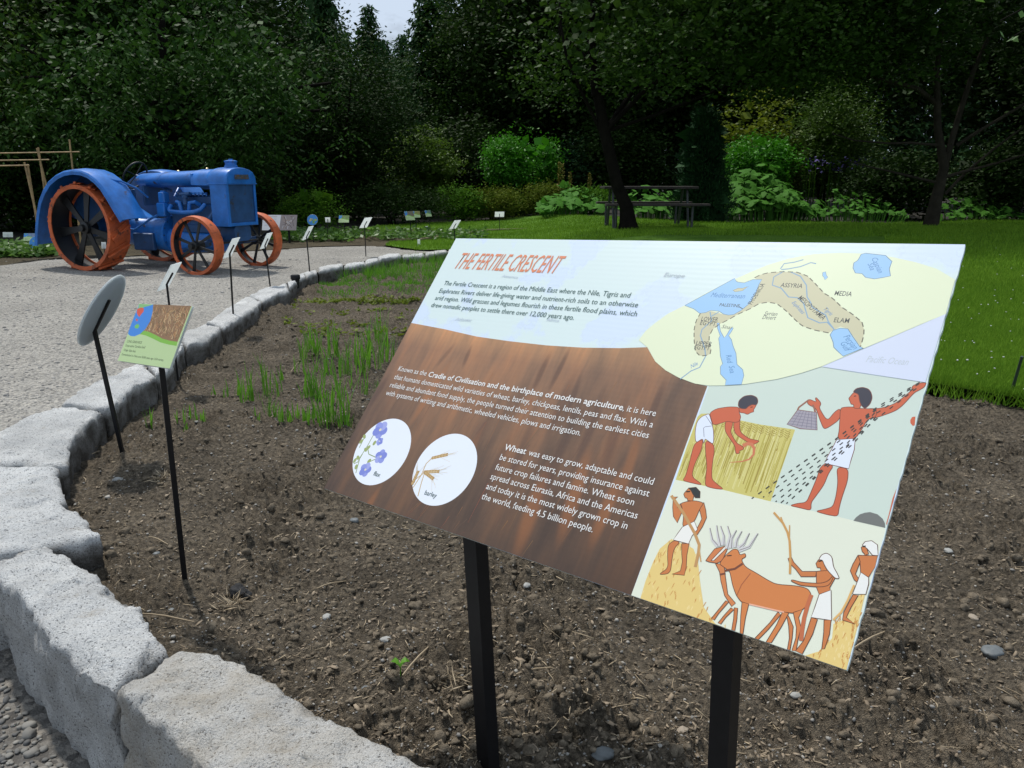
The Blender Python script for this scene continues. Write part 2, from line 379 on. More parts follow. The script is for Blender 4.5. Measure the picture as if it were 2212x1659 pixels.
lawn_poly = lawn_edge + [(25, -1), (25, 19), tuple(G(2212, 479, .38)[:2]), tuple(G(1900, 482, .38)[:2]), tuple(G(1600, 482, .38)[:2]), tuple(G(1400, 476, .37)[:2]), tuple(G(1300, 470, .35)[:2]), tuple(G(1180, 468, .2)[:2]),
             tuple(G(1100, 471, .12)[:2]), tuple(G(1000, 478, .1)[:2]), tuple(G(850, 488, .1)[:2]), tuple(G(720, 496, .1)[:2]), tuple(G(930, 500, .1)[:2]), tuple(G(1050, 498, .1)[:2]), tuple(G(905, 517, .1)[:2]),
             tuple(G(842, 525, .1)[:2]), tuple(G(833, 533, .1)[:2]), tuple(G(900, 543, .1)[:2])]
def zlawn(x, y): return zl(x, y) + .02 + .01 * fbm(np.c_[x, y], 1.5, 5, 2)
sheet('lawn', lawn_poly, .14, zlawn, M['lawn'])

def soilz(x, y):
    P = np.c_[x, y]; r = np.hypot(x, y)
    b = .030 * fbm(P, 1.3, 21, 3)
    k = fbm(P, 7, 31, 2); b += .042 * (1 - np.abs(k)) ** 2 * .8
    k2 = fbm(P, 19, 41, 2); b += .021 * (1 - np.abs(k2) * 1.3)
    b += .018 * np.abs(vn(P * 42, 51)) + .011 * np.abs(vn(P * 95, 61)) * (r < 5)
    patch = sm(fbm(P, 2.2, 77, 2) * .9 + .55); b = b * (.50 + .75 * patch)
    d, _ = poly_dist(P, lawn_edge); b += .085 * sm((.28 - d) / .25)
    dk, _ = poly_dist(P, kerb_mid); b -= .012 * sm((.45 - dk) / .4)
    return b - .052
ring = [.62]
while ring[-1] < 15: ring.append(ring[-1] * 1.0052)
ring = np.array(ring); ang = np.arange(-.98, .90, .0034)
R_, A_ = np.meshgrid(ring, ang, indexing='ij')
xx = (R_ * np.sin(A_)).ravel(); yy = (R_ * np.cos(A_)).ravel(); P = np.c_[xx, yy]
bed_poly = kerb_mid + lawn_edge + [(9, -3), (1.6, -3)]
ins = inside(P, bed_poly); dl, _ = poly_dist(P, lawn_edge); dk_, _ = poly_dist(P, kerb_mid)
ins = (ins | (dl < .2)) & ~((~inside(P, bed_poly)) & (dk_ < .6) & (dl > .2))
idx = np.arange(len(xx)).reshape(R_.shape)
Q = np.stack([idx[:-1, :-1], idx[1:, :-1], idx[1:, 1:], idx[:-1, 1:]], -1).reshape(-1, 4); Q = Q[ins[Q].all(1)]
used = np.unique(Q); mp = np.zeros(len(xx), int); mp[used] = np.arange(len(used)); Q = mp[Q]; xx, yy = xx[used], yy[used]
ob('soil_bed', mesh_np('soil_bed', np.c_[xx, yy, soilz(xx, yy)], Q[:, ::-1].copy(), M['soil'], True), kind='structure')

# ------------------------------------------------------------------ scatter helpers
def ico():
    t = (1 + 5 ** .5) / 2
    V = np.array([(-1, t, 0), (1, t, 0), (-1, -t, 0), (1, -t, 0), (0, -1, t), (0, 1, t), (0, -1, -t), (0, 1, -t), (t, 0, -1), (t, 0, 1), (-t, 0, -1), (-t, 0, 1)], float)
    V /= np.linalg.norm(V[0])
    Fc = np.array([(0, 11, 5), (0, 5, 1), (0, 1, 7), (0, 7, 10), (0, 10, 11), (1, 5, 9), (5, 11, 4), (11, 10, 2), (10, 7, 6), (7, 1, 8), (3, 9, 4), (3, 4, 2), (3, 2, 6), (3, 6, 8), (3, 8, 9), (4, 9, 5), (2, 4, 11), (6, 2, 10), (8, 6, 7), (9, 8, 1)])
    return V, Fc
def subdiv(V, Fc):
    V = list(map(tuple, V)); c = {}; out = []
    def mid(a, b):
        k = (min(a, b), max(a, b))
        if k not in c:
            m = (np.array(V[a]) + V[b]) / 2; V.append(tuple(m / np.linalg.norm(m))); c[k] = len(V) - 1
        return c[k]
    for a, b, d in Fc:
        x, y, z = mid(a, b), mid(b, d), mid(d, a); out += [(a, x, z), (b, y, x), (d, z, y), (x, y, z)]
    return np.array(V), np.array(out)
I0 = ico(); I1 = subdiv(*I0); I2 = subdiv(*I1); I3 = subdiv(*I2)
def rand_rot(n, r=rng):
    q = r.normal(size=(n, 4)); q /= np.linalg.norm(q, axis=1)[:, None]; w_, x, y, z = q.T
    return np.stack([1 - 2 * (y * y + z * z), 2 * (x * y - z * w_), 2 * (x * z + y * w_), 2 * (x * y + z * w_), 1 - 2 * (x * x + z * z), 2 * (y * z - x * w_), 2 * (x * z - y * w_), 2 * (y * z + x * w_), 1 - 2 * (x * x + y * y)], -1).reshape(n, 3, 3)
def rotz_m(a):
    c, s = np.cos(a), np.sin(a); o = np.zeros_like(c); i = np.ones_like(c)
    return np.stack([c, -s, o, s, c, o, o, o, i], -1).reshape(-1, 3, 3)
def lumps(base, C, S, rough=.25, r=rng, flat=.75, yaw_only=False):
    """many deformed lumps; C (n,3) centres, S (n,) sizes"""
    V, Fc = base; n = len(C); sc = r.uniform(.65, 1.25, (n, 1, 3)) * S[:, None, None]; sc[:, :, 2] *= flat
    D = V[None] * (1 + rough * r.normal(size=(n, len(V), 1)))
    Rm = rand_rot(n, r)
    D = np.einsum('nij,nkj->nki', Rm, D) * sc
    D = np.einsum('nij,nkj->nki', rotz_m(r.uniform(0, 6.28, n)), D) + C[:, None, :]
    return D.reshape(-1, 3), (Fc[None] + (np.arange(n) * len(V))[:, None, None]).reshape(-1, Fc.shape[1])
def scatter_bed(n, rmax, rmin=.9, power=1.0, margin=.02):
    out = np.zeros((0, 2))
    while len(out) < n:
        rr = np.exp(rng.uniform(math.log(rmin), math.log(rmax), n * 2)) ** power; a = rng.uniform(-.98, .9, n * 2)
        P = np.c_[rr * np.sin(a), rr * np.cos(a)]
        d1, _ = poly_dist(P, kerb_mid); d2, _ = poly_dist(P, lawn_edge)
        out = np.r_[out, P[inside(P, bed_poly) & (d1 > .17) & (d2 > .05)]]
    return out[:n]
# clods
P = scatter_bed(12000, 7.5); pn = vn(P * 1.9, 5) + rng.normal(size=len(P)) * .5; P = P[pn > -.35]
S = rng.lognormal(math.log(.0062), .50, len(P)).clip(.003, .019)
V, Fc = lumps(I1, np.c_[P, soilz(P[:, 0], P[:, 1]) + S * .05], S, .22)
ob('soil_clods', mesh_np('soil_clods', V, Fc, M['clod'], False), kind='stuff', label='crumbly brown clods of soil over the tilled bed', cat='soil')
P = scatter_bed(13000, 9); S = rng.lognormal(math.log(.0024), .45, len(P)).clip(.0012, .008) * np.where(np.hypot(*P.T) > 3.5, 1.5, 1)
V, Fc = lumps(I0, np.c_[P, soilz(P[:, 0], P[:, 1]) + S * .3], S, .14, flat=.6)
ob('pebbles', mesh_np('pebbles', V, Fc, M['pebbles'], False), kind='stuff', label='small pale grit and pebbles scattered over the soil', cat='grit')
# straw and chips
def chips(P, zf, L, W, T, tilt=.25, bend=.12):
    n = len(P); a = rng.uniform(0, 6.28, n); L = L[:, None]; W = W[:, None]; T = T[:, None]
    xs = np.array([-.5, 0, .5]); V = np.zeros((n, 12, 3)); by = rng.normal(size=(n, 1)) * bend
    k = 0
    for i, x in enumerate(xs):
        for sy, sz in ((-1, -1), (1, -1), (1, 1), (-1, 1)):
            V[:, k, 0] = (x * L)[:, 0]; V[:, k, 1] = (sy * W / 2 * (1 if i == 1 else .7) + by * L * (0.25 - x * x) * 2)[:, 0]; V[:, k, 2] = (sz * T / 2)[:, 0]; k += 1
    t = rng.normal(size=n) * tilt; c, s = np.cos(t), np.sin(t)
    X = V[:, :, 0] * c[:, None] - V[:, :, 2] * s[:, None]; Zz = V[:, :, 0] * s[:, None] + V[:, :, 2] * c[:, None]; V[:, :, 0] = X; V[:, :, 2] = Zz
    V = np.einsum('nij,nkj->nki', rotz_m(a), V) + np.c_[P, zf(P[:, 0], P[:, 1])][:, None, :] + np.array([0, 0, .003])
    Fc = [(3, 2, 1, 0), (8, 9, 10, 11)]
    for i in (0, 4):
        for q in range(4): Fc.append((i + q, i + (q + 1) % 4, i + 4 + (q + 1) % 4, i + 4 + q))
    Fc = np.array(Fc); return V.reshape(-1, 3), (Fc[None] + (np.arange(n) * 12)[:, None, None]).reshape(-1, 4)
P = scatter_bed(4600, 8); n = len(P); L = rng.lognormal(math.log(.018), .6, n).clip(.008, .09)
V, Fc = chips(P, soilz, L, rng.uniform(.0010, .0032, n), rng.uniform(.0008, .0018, n), .22)
ob('straw_bits', mesh_np('straw_bits', V, Fc, M['straw'], True), kind='stuff', label='dry straw bits and wood chips lying on the soil', cat='straw')
P = scatter_bed(15000, 7); n = len(P); L = rng.lognormal(math.log(.0085), .45, n).clip(.004, .03)
V, Fc = chips(P, soilz, L, L * rng.uniform(.2, .55, n), rng.uniform(.0008, .002, n), .35, .05)
ob('wood_chips', mesh_np('wood_chips', V, Fc, M['chips'], False), kind='stuff', label='brown wood chips and plant crumbs mixed into the soil surface', cat='mulch')
# loose stones of the lower gravel
n = 17000; P = np.c_[rng.uniform(-3.0, -.4, n), rng.uniform(.5, 3.1, n)]; d, _ = poly_dist(P, kerb_mid); P = P[(~inside(P, bed_poly)) & (d > .15)]
S = rng.lognormal(math.log(.0068), .45, len(P)).clip(.0035, .022)
V, Fc = lumps(I1, np.c_[P, zpath2(P[:, 0], P[:, 1]) + .009 + S * .2], S, .12, flat=.6)
ob('gravel', mesh_np('gravel', V, Fc, M['gravelstone'], False), kind='stuff', label='loose grey gravel on the lower path in front of the kerb', cat='gravel')
# fine grit on the upper path
n = 9000; yy = np.exp(rng.uniform(math.log(3.0), math.log(12), n)); P = np.c_[-yy * rng.uniform(.1, .85, n), yy]; d, _ = poly_dist(P, kerb_mid); P = P[(~inside(P, bed_poly)) & (d > .15)]
S = rng.lognormal(math.log(.0035), .4, len(P)).clip(.002, .012) * (1 + P[:, 1] / 9)
V, Fc = lumps(I0, np.c_[P, zpath2(P[:, 0], P[:, 1]) + S * .15], S, .1, flat=.6)
M['grit'] = leafmat('path_grit', (.20, .19, .175), (.42, .40, .37), .85)
ob('path_grit', mesh_np('path_grit', V, Fc, M['grit'], False), kind='stuff', label='coarse grit lying on the pale gravel path', cat='grit')

# ------------------------------------------------------------------ granite kerb
def interp(pts, t):
    pts = np.asarray(pts, float); d = np.r_[0, np.cumsum(np.linalg.norm(np.diff(pts, axis=0), axis=1))]; d /= d[-1]
    return np.stack([np.interp(t, d, pts[:, k]) for k in range(2)], -1)
def stone(O, I, zt, zb, ns, nt_, nz, seed, parent, grow=.0, amp=1.0, grooves=None, label=None):
    c = (np.mean(O, 0) + np.mean(I, 0)) / 2
    s = np.linspace(.012, .988, ns); t = np.linspace(0, 1, nt_)
    Op = interp(O, s); Ip = interp(I, s)
    top = Op[:, None, :] * (1 - t)[None, :, None] + Ip[:, None, :] * t[None, :, None]     # ns,nt,2
    wdt = np.linalg.norm(Op - Ip, axis=1).mean(); ln = np.linalg.norm(np.diff(Op, axis=0), axis=1).sum()
    V = np.c_[top.reshape(-1, 2), np.full(ns * nt_, zt)]
    es = np.minimum(s, 1 - s)[:, None] * ln + 0 * t[None, :]; et = np.minimum(t, 1 - t)[None, :] * wdt + 0 * s[:, None]
    e = np.minimum(es, et).ravel(); V[:, 2] -= .010 * np.clip(1 - e / .022, 0, 1) ** 2 + .022 * np.clip(1 - es.ravel() / .02, 0, 1) ** 1.5
    idx = np.arange(ns * nt_).reshape(ns, nt_)
    Q = [np.stack([idx[:-1, :-1], idx[1:, :-1], idx[1:, 1:], idx[:-1, 1:]], -1).reshape(-1, 4)]
    per = np.r_[idx[:, 0], idx[-1, 1:], idx[::-1, -1][1:], idx[0, ::-1][1:-1]]; m = len(per)
    base = V[per]; prev = per; n0 = len(V); VV = [V]
    cen = V[:, :2].mean(0); out = base[:, :2] - cen; out /= np.linalg.norm(out, axis=1)[:, None] + 1e-9
    for k in range(1, nz + 1):
        h = k / nz; L = base.copy(); L[:, 2] = base[:, 2] - (base[:, 2] - zb) * h
        off = .010 * math.sin(min(1, h * 5) * math.pi / 2) - .02 * h
        L[:, :2] += out * off; VV.append(L); cur = np.arange(n0, n0 + m); n0 += m
        Q.append(np.stack([prev, np.roll(prev, -1), np.roll(cur, -1), cur], -1)[:, ::-1]); prev = cur
    V = np.vstack(VV)
    so = seed * 13.7; V0z = zt
    chip = np.clip(vn(V * 9 + so + 5, seed + 3) * 1.6 - .1, 0, 1) * np.clip(1 - (V[:, 2].max() - V[:, 2]) / .03, 0, 1)
    ee = np.zeros(len(V)); ee[:ns * nt_] = np.clip(1 - e / .05, 0, 1); V[:, 2] -= .03 * chip * ee
    d = np.stack([.012 * vn(V * 5 + so + k * 31, seed + k) + .010 * (1 - 2 * np.abs(vn(V * 10 + so, seed + 7 + k))) + .007 * (1 - 2 * np.abs(vn(V * 24 + so, seed + 17 + k))) + .0045 * vn(V * 70, seed + 27 + k) for k in range(3)], -1) * amp
    d[:, 2] *= .75
    V = V + d
    if grooves is not None:
        for (a, b, wd, dp) in grooves:
            a = np.array(a); b = np.array(b); q = b - a; tt = ((V[:, :2] - a) @ q) / (q @ q); pr = a + np.clip(tt, 0, 1)[:, None] * q
            dd = np.hypot(*(V[:, :2] - pr).T); V[:, 2] -= np.where(V[:, 2] > zt - .05, dp * np.clip(1 - dd / wd, 0, 1), 0)
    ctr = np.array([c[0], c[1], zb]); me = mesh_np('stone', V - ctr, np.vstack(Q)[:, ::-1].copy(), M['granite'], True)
    o = ob('stone', me, parent, ctr); 
    if label:
        o['label'] = label
        if label.startswith('tan'): me.materials[0] = M['granite_tan']
    # shade painted dark with clinging earth on the face that stands against the bed
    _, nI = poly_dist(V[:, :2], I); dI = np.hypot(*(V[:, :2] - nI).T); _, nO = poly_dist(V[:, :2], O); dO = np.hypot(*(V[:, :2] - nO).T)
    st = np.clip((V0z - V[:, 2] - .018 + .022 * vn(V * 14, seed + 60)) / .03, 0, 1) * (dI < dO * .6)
    at = me.color_attributes.new('soil_and_shade', 'FLOAT_COLOR', 'POINT')
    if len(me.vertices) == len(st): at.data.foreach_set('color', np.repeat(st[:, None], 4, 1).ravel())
    return o
kerb = empty('stone_edging', (0, 0, 0), 0, 'rough grey granite block kerb curving between the gravel path and the tilled bed', 'kerb')
def gz(L, z=.12): return [G(u, v, z)[:2] for u, v in L]
near = [
 ([(238, 1487), (380, 1592), (470, 1682), (640, 1860)], [(372, 1412), (480, 1424), (560, 1450), (680, 1530), (760, 1590), (910, 1662), (1050, 1745)], .12, -.40, (70, 40, 22), 'tan stained granite block nearest the camera'),
 ([(-30, 1215), (60, 1318), (130, 1400), (230, 1490)], [(92, 1168), (190, 1230), (290, 1310), (360, 1408)], .12, -.40, (70, 34, 22), 'long pale granite block with a squared outer face'),
 ([(-130, 1020), (-115, 1100), (-95, 1212)], [(114, 1008), (133, 1087), (163, 1124), (204, 1161)], .12, -.35, (56, 40, 14), 'broad granite block with drill grooves on top'),
 ([(-150, 1000), (-40, 948), (40, 910), (116, 878)], [(118, 1004), (137, 998), (143, 954), (180, 915), (217, 887)], .125, -.2, (60, 34, 12), None),
 ([(122, 874), (180, 835), (250, 803), (300, 783)], [(222, 882), (250, 868), (276, 838), (330, 812)], .12, -.15, (50, 26, 9), None),
 ([(304, 782), (350, 755), (385, 735)], [(334, 810), (365, 790), (392, 750)], .12, -.15, (36, 20, 8), None),
 ([(388, 731), (405, 713), (442, 700)], [(395, 746), (450, 731), (477, 709)], .135, -.15, (36, 20, 8), None),
 ([(444, 699), (480, 672), (508, 655), (535, 640)], [(480, 706), (512, 687), (556, 660), (562, 652)], .12, -.15, (44, 18, 8), None),
 ([(537, 639), (573, 622), (617, 612)], [(564, 650), (600, 634), (622, 627)], .125, -.15, (30, 14, 6), None)]
gr3 = [(G(a, b, .12)[:2], G(c, d, .12)[:2], .013, .016) for a, b, c, d in ((36, 1052, 98, 1038), (38, 1098, 112, 1082), (72, 1140, 140, 1120))]
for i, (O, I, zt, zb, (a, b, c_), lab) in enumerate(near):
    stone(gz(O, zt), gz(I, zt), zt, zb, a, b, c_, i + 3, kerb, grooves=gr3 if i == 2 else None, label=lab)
Of = gz([(619, 611), (640, 596), (658, 587), (704, 577), (779, 566), (836, 553), (905, 547), (972, 540), (1070, 531)]); If = gz([(624, 627), (650, 609), (672, 595), (710, 586), (790, 573), (850, 559), (910, 552), (975, 545), (1075, 535)])
cut = np.cumsum(np.r_[0, rng.uniform(.7, 1.3, 12)]); cut /= cut[-1]
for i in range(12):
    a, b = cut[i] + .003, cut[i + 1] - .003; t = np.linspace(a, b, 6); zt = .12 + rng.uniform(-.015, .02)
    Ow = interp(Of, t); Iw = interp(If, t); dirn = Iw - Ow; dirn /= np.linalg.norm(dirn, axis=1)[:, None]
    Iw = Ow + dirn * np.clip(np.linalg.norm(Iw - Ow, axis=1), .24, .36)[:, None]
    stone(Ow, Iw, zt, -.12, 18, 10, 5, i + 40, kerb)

# ------------------------------------------------------------------ single stones, clod, sprout
def lump_obj(name, px, size, mat, label, cat, z=None, base=I3, rough=.1, seed=1, sq=(1.2, .9, .6), group=None):
    p = G(px[0], px[1], 0.0); zz = soilz(np.array([p[0]]), np.array([p[1]]))[0] if z is None else z
    if z is not None: p = G(px[0], px[1], z)
    V = base[0] * (1 + rough * fbm(base[0] * 1.4 + seed * 9, 1.3, seed, 3))[:, None] * np.array(sq) * size
    return ob(name, mesh_np(name, V, base[1], mat, cat != 'pebble'), None, (p[0], p[1], zz + size * sq[2] * .45), (0, 0, seed * 1.3), label=label, cat=cat, group=group)
M['pale_stone'] = plain('pale_pebble', (.30, .30, .28), .7, var=.25, scale=40); M['blue_stone'] = plain('blue_grey_pebble', (.12, .132, .135), .6, var=.25, scale=40)
M['tan_stone'] = plain('tan_pebble', (.30, .25, .19), .7, var=.2, scale=40); M['char'] = plain('charred_lump', (.012, .012, .013), .8, var=.5, scale=60, bmp=.006)
lump_obj('charred_lump', (517, 1262), .030, M['char'], 'black charred lump lying on the soil right of the rice sign post', 'lump', rough=.3, seed=2, sq=(1.25, .8, .75))
for i, (px, s, mt, lab) in enumerate([
    ((252, 1023), .020, 'pale_stone', 'rounded pale grey pebble below the foot of the disc sign'),
    ((635, 1190), .017, 'tan_stone', 'oval tan pebble in the soil left of the big sign post'),
    ((833, 1365), .014, 'pale_stone', 'whitish pebble in the soil left of the big sign post'),
    ((703, 1303), .014, 'pale_stone', 'grey pebble between the charred lump and the sign post'),
    ((368, 1287), .011, 'blue_stone', 'bluish pebble left of the base of the rice sign post'),
    ((336, 1178), .011, 'blue_stone', 'small flat blue pebble left of the rice sign post'),
    ((790, 1480), .011, 'blue_stone', 'dark bluish pebble above the little seedling'),
    ((2148, 1395), .030, 'blue_stone', 'angular slate stone in the soil at the right edge'),
    ((2103, 1330), .013, 'tan_stone', 'tan pebble above the slate stone at right'),
    ((1303, 1640), .021, 'blue_stone', 'dark stone between the two posts of the big sign'),
    ((1138, 1275), .012, 'pale_stone', 'pale pebble under the lower edge of the big sign'),
    ((765, 1108), .016, 'blue_stone', 'grey flat pebble just under the left corner of the big sign'),
    ((1475, 1580), .013, 'tan_stone', 'brown pebble left of the right hand sign post'),
    ((2050, 1185), .014, 'pale_stone', 'white pebble right of the printed ox picture'),
    ((1720, 1490), .012, 'pale_stone', 'pale pebble right of the right hand sign post')]):
    lump_obj('pebble', px, s, M[mt], lab, 'pebble', seed=i + 3, group='pebbles big enough to pick out', base=I2, rough=.2, sq=(1.2, .95, .5))
lump_obj('pebble', (622, 1574), .006, M['tan_stone'], 'tiny brown pebble resting on the nearest granite block', 'pebble', z=.118, seed=30, base=I2)
mb = MB(); p = G(865, 1478); z0 = soilz(np.array([p[0]]), np.array([p[1]]))[0]
st = mb.tube([(0, 0, -.01), (.002, 0, .018), (0, .002, .036)], .0016, 6)
spr = empty('seedling', (p[0], p[1], z0), 0, 'tiny dark green two leaved seedling in front of the straw stalk', 'seedling')
mb.build('stem', M['seed'], spr, True)
for k, (a, l) in enumerate(((.3, .026), (2.9, .024), (5.0, .017))):
    V = []; c, s = math.cos(a), math.sin(a)
    for t, wd, zz in ((0, 0.001, .034), (.3, .008, .042), (.65, .011, .045), (1, .0015, .038)):
        for q in (-1, 0, 1): x = t * l; y = q * wd; V.append((x * c - y * s, x * s + y * c, zz - .002 * (q == 0)))
    Fc = [(i * 3 + j, i * 3 + j + 1, i * 3 + 4 + j, i * 3 + 3 + j) for i in range(3) for j in range(2)]
    mb2 = MB().add(V, Fc); mb2.build('leaf', M['seed'], spr, True)
for i, (a, b, lab) in enumerate([((870, 1470), (940, 1398), 'long straw stalk leaning beside the tiny seedling'), ((295, 1312), (418, 1334), 'yellow straw stalk beside the long granite block'),
        ((684, 1262), (745, 1238), 'short straw stalk below the rice sign right of the charred lump'), ((1835, 1440), (1930, 1362), 'pale stick right of the lower corner of the big sign'),
        ((255, 1272), (300, 1274), 'short pale straw touching the granite block'), ((1115, 1495), (1200, 1470), 'thin straw stalk between the two sign posts'),
        ((320, 1152), (362, 1168), 'pale straw left of the rice sign post'), ((650, 775), (628, 800), 'straw stalk near the seedlings by the kerb')]):
    A = G(*a); B = G(*b); A[2] = soilz(A[:1], A[1:2])[0] + .012; B[2] = soilz(B[:1], B[1:2])[0] + .016; m_ = (A + B) / 2 + np.array([0, .003, .004])
    MB().tube([A - m_, (A * .5 + m_ * .5) - m_ + np.array([0, 0, .002]), (0, 0, 0), B - m_], [.0022, .0026, .0028, .0018], 7).build('straw_stalk', M['straw'], None, True, loc=m_, label=lab, cat='straw', group='long straw stalks on the soil')
# black irrigation cap beside the kerb
p = G(640, 628, .0); e = empty('irrigation_cap', (p[0], p[1], .06), 0, 'black plastic irrigation cap standing against the inner side of the kerb', 'valve')
MB().lathe([(.040, -.03), (.040, .05), (.046, .055), (.046, .075)], 24).build('body', M['black'], e, True)
MB().lathe([(.052, .075), (.055, .082), (.055, .115), (.048, .125), (0, .127)], 24).build('cap', M['black'], e, True)
# ------------------------------------------------------------------ printed signs
def print_mat():
    m, n, b = newmat('printed_ink'); a = nd(n, 'ShaderNodeAttribute', attribute_name='ink')
    n.links.new(a.outputs['Color'], b.inputs['Base Color']); b.inputs['Roughness'].default_value = .38; b.inputs['Specular IOR Level'].default_value = .4
    return m
M['ink'] = print_mat()
class Pose:
    """rectangle pose recovered from four corner sightings (TL,TR,BR,BL) and a real width"""
    def __init__(s, Q, W):
        R = [ray(*q) for q in Q]; k = np.linalg.solve(np.array([R[0], -R[1], R[2]]).T, R[3]); t = [k[0], k[1], k[2], 1]
        P = [R[i] * t[i] for i in range(4)]; wd = (np.linalg.norm(P[1] - P[0]) + np.linalg.norm(P[2] - P[3])) / 2
        P = [p * W / wd + CAMP for p in P]; s.O = P[0]; s.P = P
        ex = P[1] - P[0]; s.ex = ex / np.linalg.norm(ex); ey = P[0] - P[3]; ey -= s.ex * (ey @ s.ex); s.H = np.linalg.norm(ey); s.ey = ey / s.H
        s.n = np.cross(s.ex, s.ey); s.W = W
    def loc(s, u, v):
        d = ray(u, v); t = ((s.O - CAMP) @ s.n) / (d @ s.n); q = CAMP + d * t - s.O; return np.array([q @ s.ex, q @ s.ey])
    def mat(s):
        m = Matrix.Identity(4)
        for i in range(3): m[i][0], m[i][1], m[i][2], m[i][3] = s.ex[i], s.ey[i], s.n[i], s.O[i]
        return m
_text_cache = []
def text_meshes(strings, bold=0.0):
    """list of strings -> list of (V2, tris, width)"""
    obs = []
    for t in strings:
        c = bpy.data.curves.new('t', 'FONT'); c.body = t; c.size = 1; c.resolution_u = 2; c.fill_mode = 'FRONT'; c.offset = bold
        o = bpy.data.objects.new('t', c); scene.collection.objects.link(o); obs.append(o)
    dg = bpy.context.evaluated_depsgraph_get(); res = []
    for o in obs:
        me = o.evaluated_get(dg).to_mesh(); me.calc_loop_triangles()
        V = np.zeros(len(me.vertices) * 3); me.vertices.foreach_get('co', V); V = V.reshape(-1, 3)[:, :2].copy()
        T = np.zeros(len(me.loop_triangles) * 3, dtype=np.int32); me.loop_triangles.foreach_get('vertices', T); T = T.reshape(-1, 3).copy()
        res.append((V, T, V[:, 0].min(), V[:, 0].max()))
    for o in obs:
        c = o.data; bpy.data.objects.remove(o); bpy.data.curves.remove(c)
    return res
SEA, TAN = (158, 202, 240), (206, 202, 168)
class Print:
    def __init__(s, toloc, lim=None):
        s.t = toloc; s.V = []; s.F = []; s.C = []; s.z = .00002; s.jit = False; s.lim = lim; s.n = 0; s.pend = []
    def step(s):
        if s.jit: s.z = s.zb + rng.random() * .00003
        else: s.z += .000003
    def jitter(s, on):
        if on: s.jit = True; s.zb = s.z + .000003
        else: s.jit = False; s.z = s.zb + .000034
    def push(s, P2, T, col, clip=True):
        P2 = np.asarray(P2, float)
        if clip and s.lim: P2 = np.c_[P2[:, 0].clip(0, s.lim[0]), P2[:, 1].clip(-s.lim[1], 0)]
        s.V.append(np.c_[P2, np.full(len(P2), s.z)]); s.F.append(np.asarray(T) + s.n); s.n += len(P2)
        s.C.append(np.tile(np.array([*(np.array(s2l(col)) * .90), 1.0]), (len(P2), 1)))
    def poly(s, pts, col, outline=None, ow=.0012, local=False):
        L = [p if local else s.t(*p) for p in pts]; s.step()
        if outline and len(pts) >= 10 and col not in (SEA, TAN):
            for _ in range(2):
                L = [np.asarray(q) for q in L]; L = [r_ for a_, b_ in zip(L, L[1:] + L[:1]) for r_ in (a_ * .8 + b_ * .2, a_ * .2 + b_ * .8)]
        T = tessellate_polygon([[Vector((p[0], p[1], 0)) for p in L]])
        if T: s.push(L, [tuple(t) for t in T], col)
        if outline: s.line([*L, L[0]], outline, ow, local=True)
    def line(s, pts, col, wd=.0015, local=False, w2=None):
        L = np.array([p if local else s.t(*p) for p in pts]); s.step(); m = len(L)
        d = np.gradient(L, axis=0); nrm = np.c_[-d[:, 1], d[:, 0]]; nrm /= np.linalg.norm(nrm, axis=1)[:, None] + 1e-9
        ww = np.linspace(wd, wd if w2 is None else w2, m)[:, None] / 2
        P = np.r_[L + nrm * ww, L - nrm * ww]; T = []
        for i in range(m - 1): T += [(i, i + 1, m + i + 1), (i, m + i + 1, m + i)]
        s.push(P, T, col)
    def dash(s, pts, col, wd, on, off, q0=0):
        L = np.array([s.t(*p) for p in pts]); d = np.r_[0, np.cumsum(np.linalg.norm(np.diff(L, axis=0), axis=1))]; q = q0; z = s.z
        while q < d[-1]:
            tt = np.array([q, min(q + on, d[-1])]); s.z = z
            s.line(np.c_[np.interp(tt, d, L[:, 0]), np.interp(tt, d, L[:, 1])], col, wd, local=True); q += on + off
    def disc(s, c, r, col, n=40, sx=1, rot=0):
        a = np.linspace(0, 2 * np.pi, n, endpoint=False); x = np.cos(a) * r * sx; y = np.sin(a) * r
        s.poly(np.c_[c[0] + x * math.cos(rot) - y * math.sin(rot), c[1] + x * math.sin(rot) + y * math.cos(rot)], col, local=True)
    def text(s, t, p0, p1, size, col, bold=0.0, shear=0.0): s.pend.append((t, p0, p1, size, col, bold, shear))
    def flush(s):
        s.step(); s.step()
        for bold in sorted({p[5] for p in s.pend}):
            L = [p for p in s.pend if p[5] == bold]
            for (t, p0, p1, size, col, b, shear), (V, T, x0, x1) in zip(L, text_meshes([p[0] for p in L], bold)):
                a = s.t(*p0); c = s.t(*p1); d = c - a; ln = np.linalg.norm(d); d /= ln; nn = np.array([-d[1], d[0]])
                X = (V[:, 0] - x0) / (x1 - x0) * ln + shear * V[:, 1] * size; Y = V[:, 1] * size
                s.push(a + X[:, None] * d + Y[:, None] * nn, T, col, clip=False)
    def build(s, name, parent):
        s.flush(); V = np.vstack(s.V); Fc = np.vstack(s.F)
        me = mesh_np(name, V, Fc, M['ink']); at = me.color_attributes.new('ink', 'FLOAT_COLOR', 'POINT')
        C = np.vstack(s.C)
        if len(me.vertices) == len(C): at.data.foreach_set('color', C.ravel())
        return ob(name, me, parent)
def ZM(ox, oy, sc): return lambda L: [((ox + x / sc) / 1.13020, (oy + y / sc) / 1.13020) for x, y in L]
zA, zB, zC, zD, zE = ZM(1050, 570, 2212 / 550), ZM(1600, 570, 2212 / 800), ZM(780, 860, 2212 / 860), ZM(1620, 870, 2212 / 680), ZM(1500, 1150, 2212 / 700)

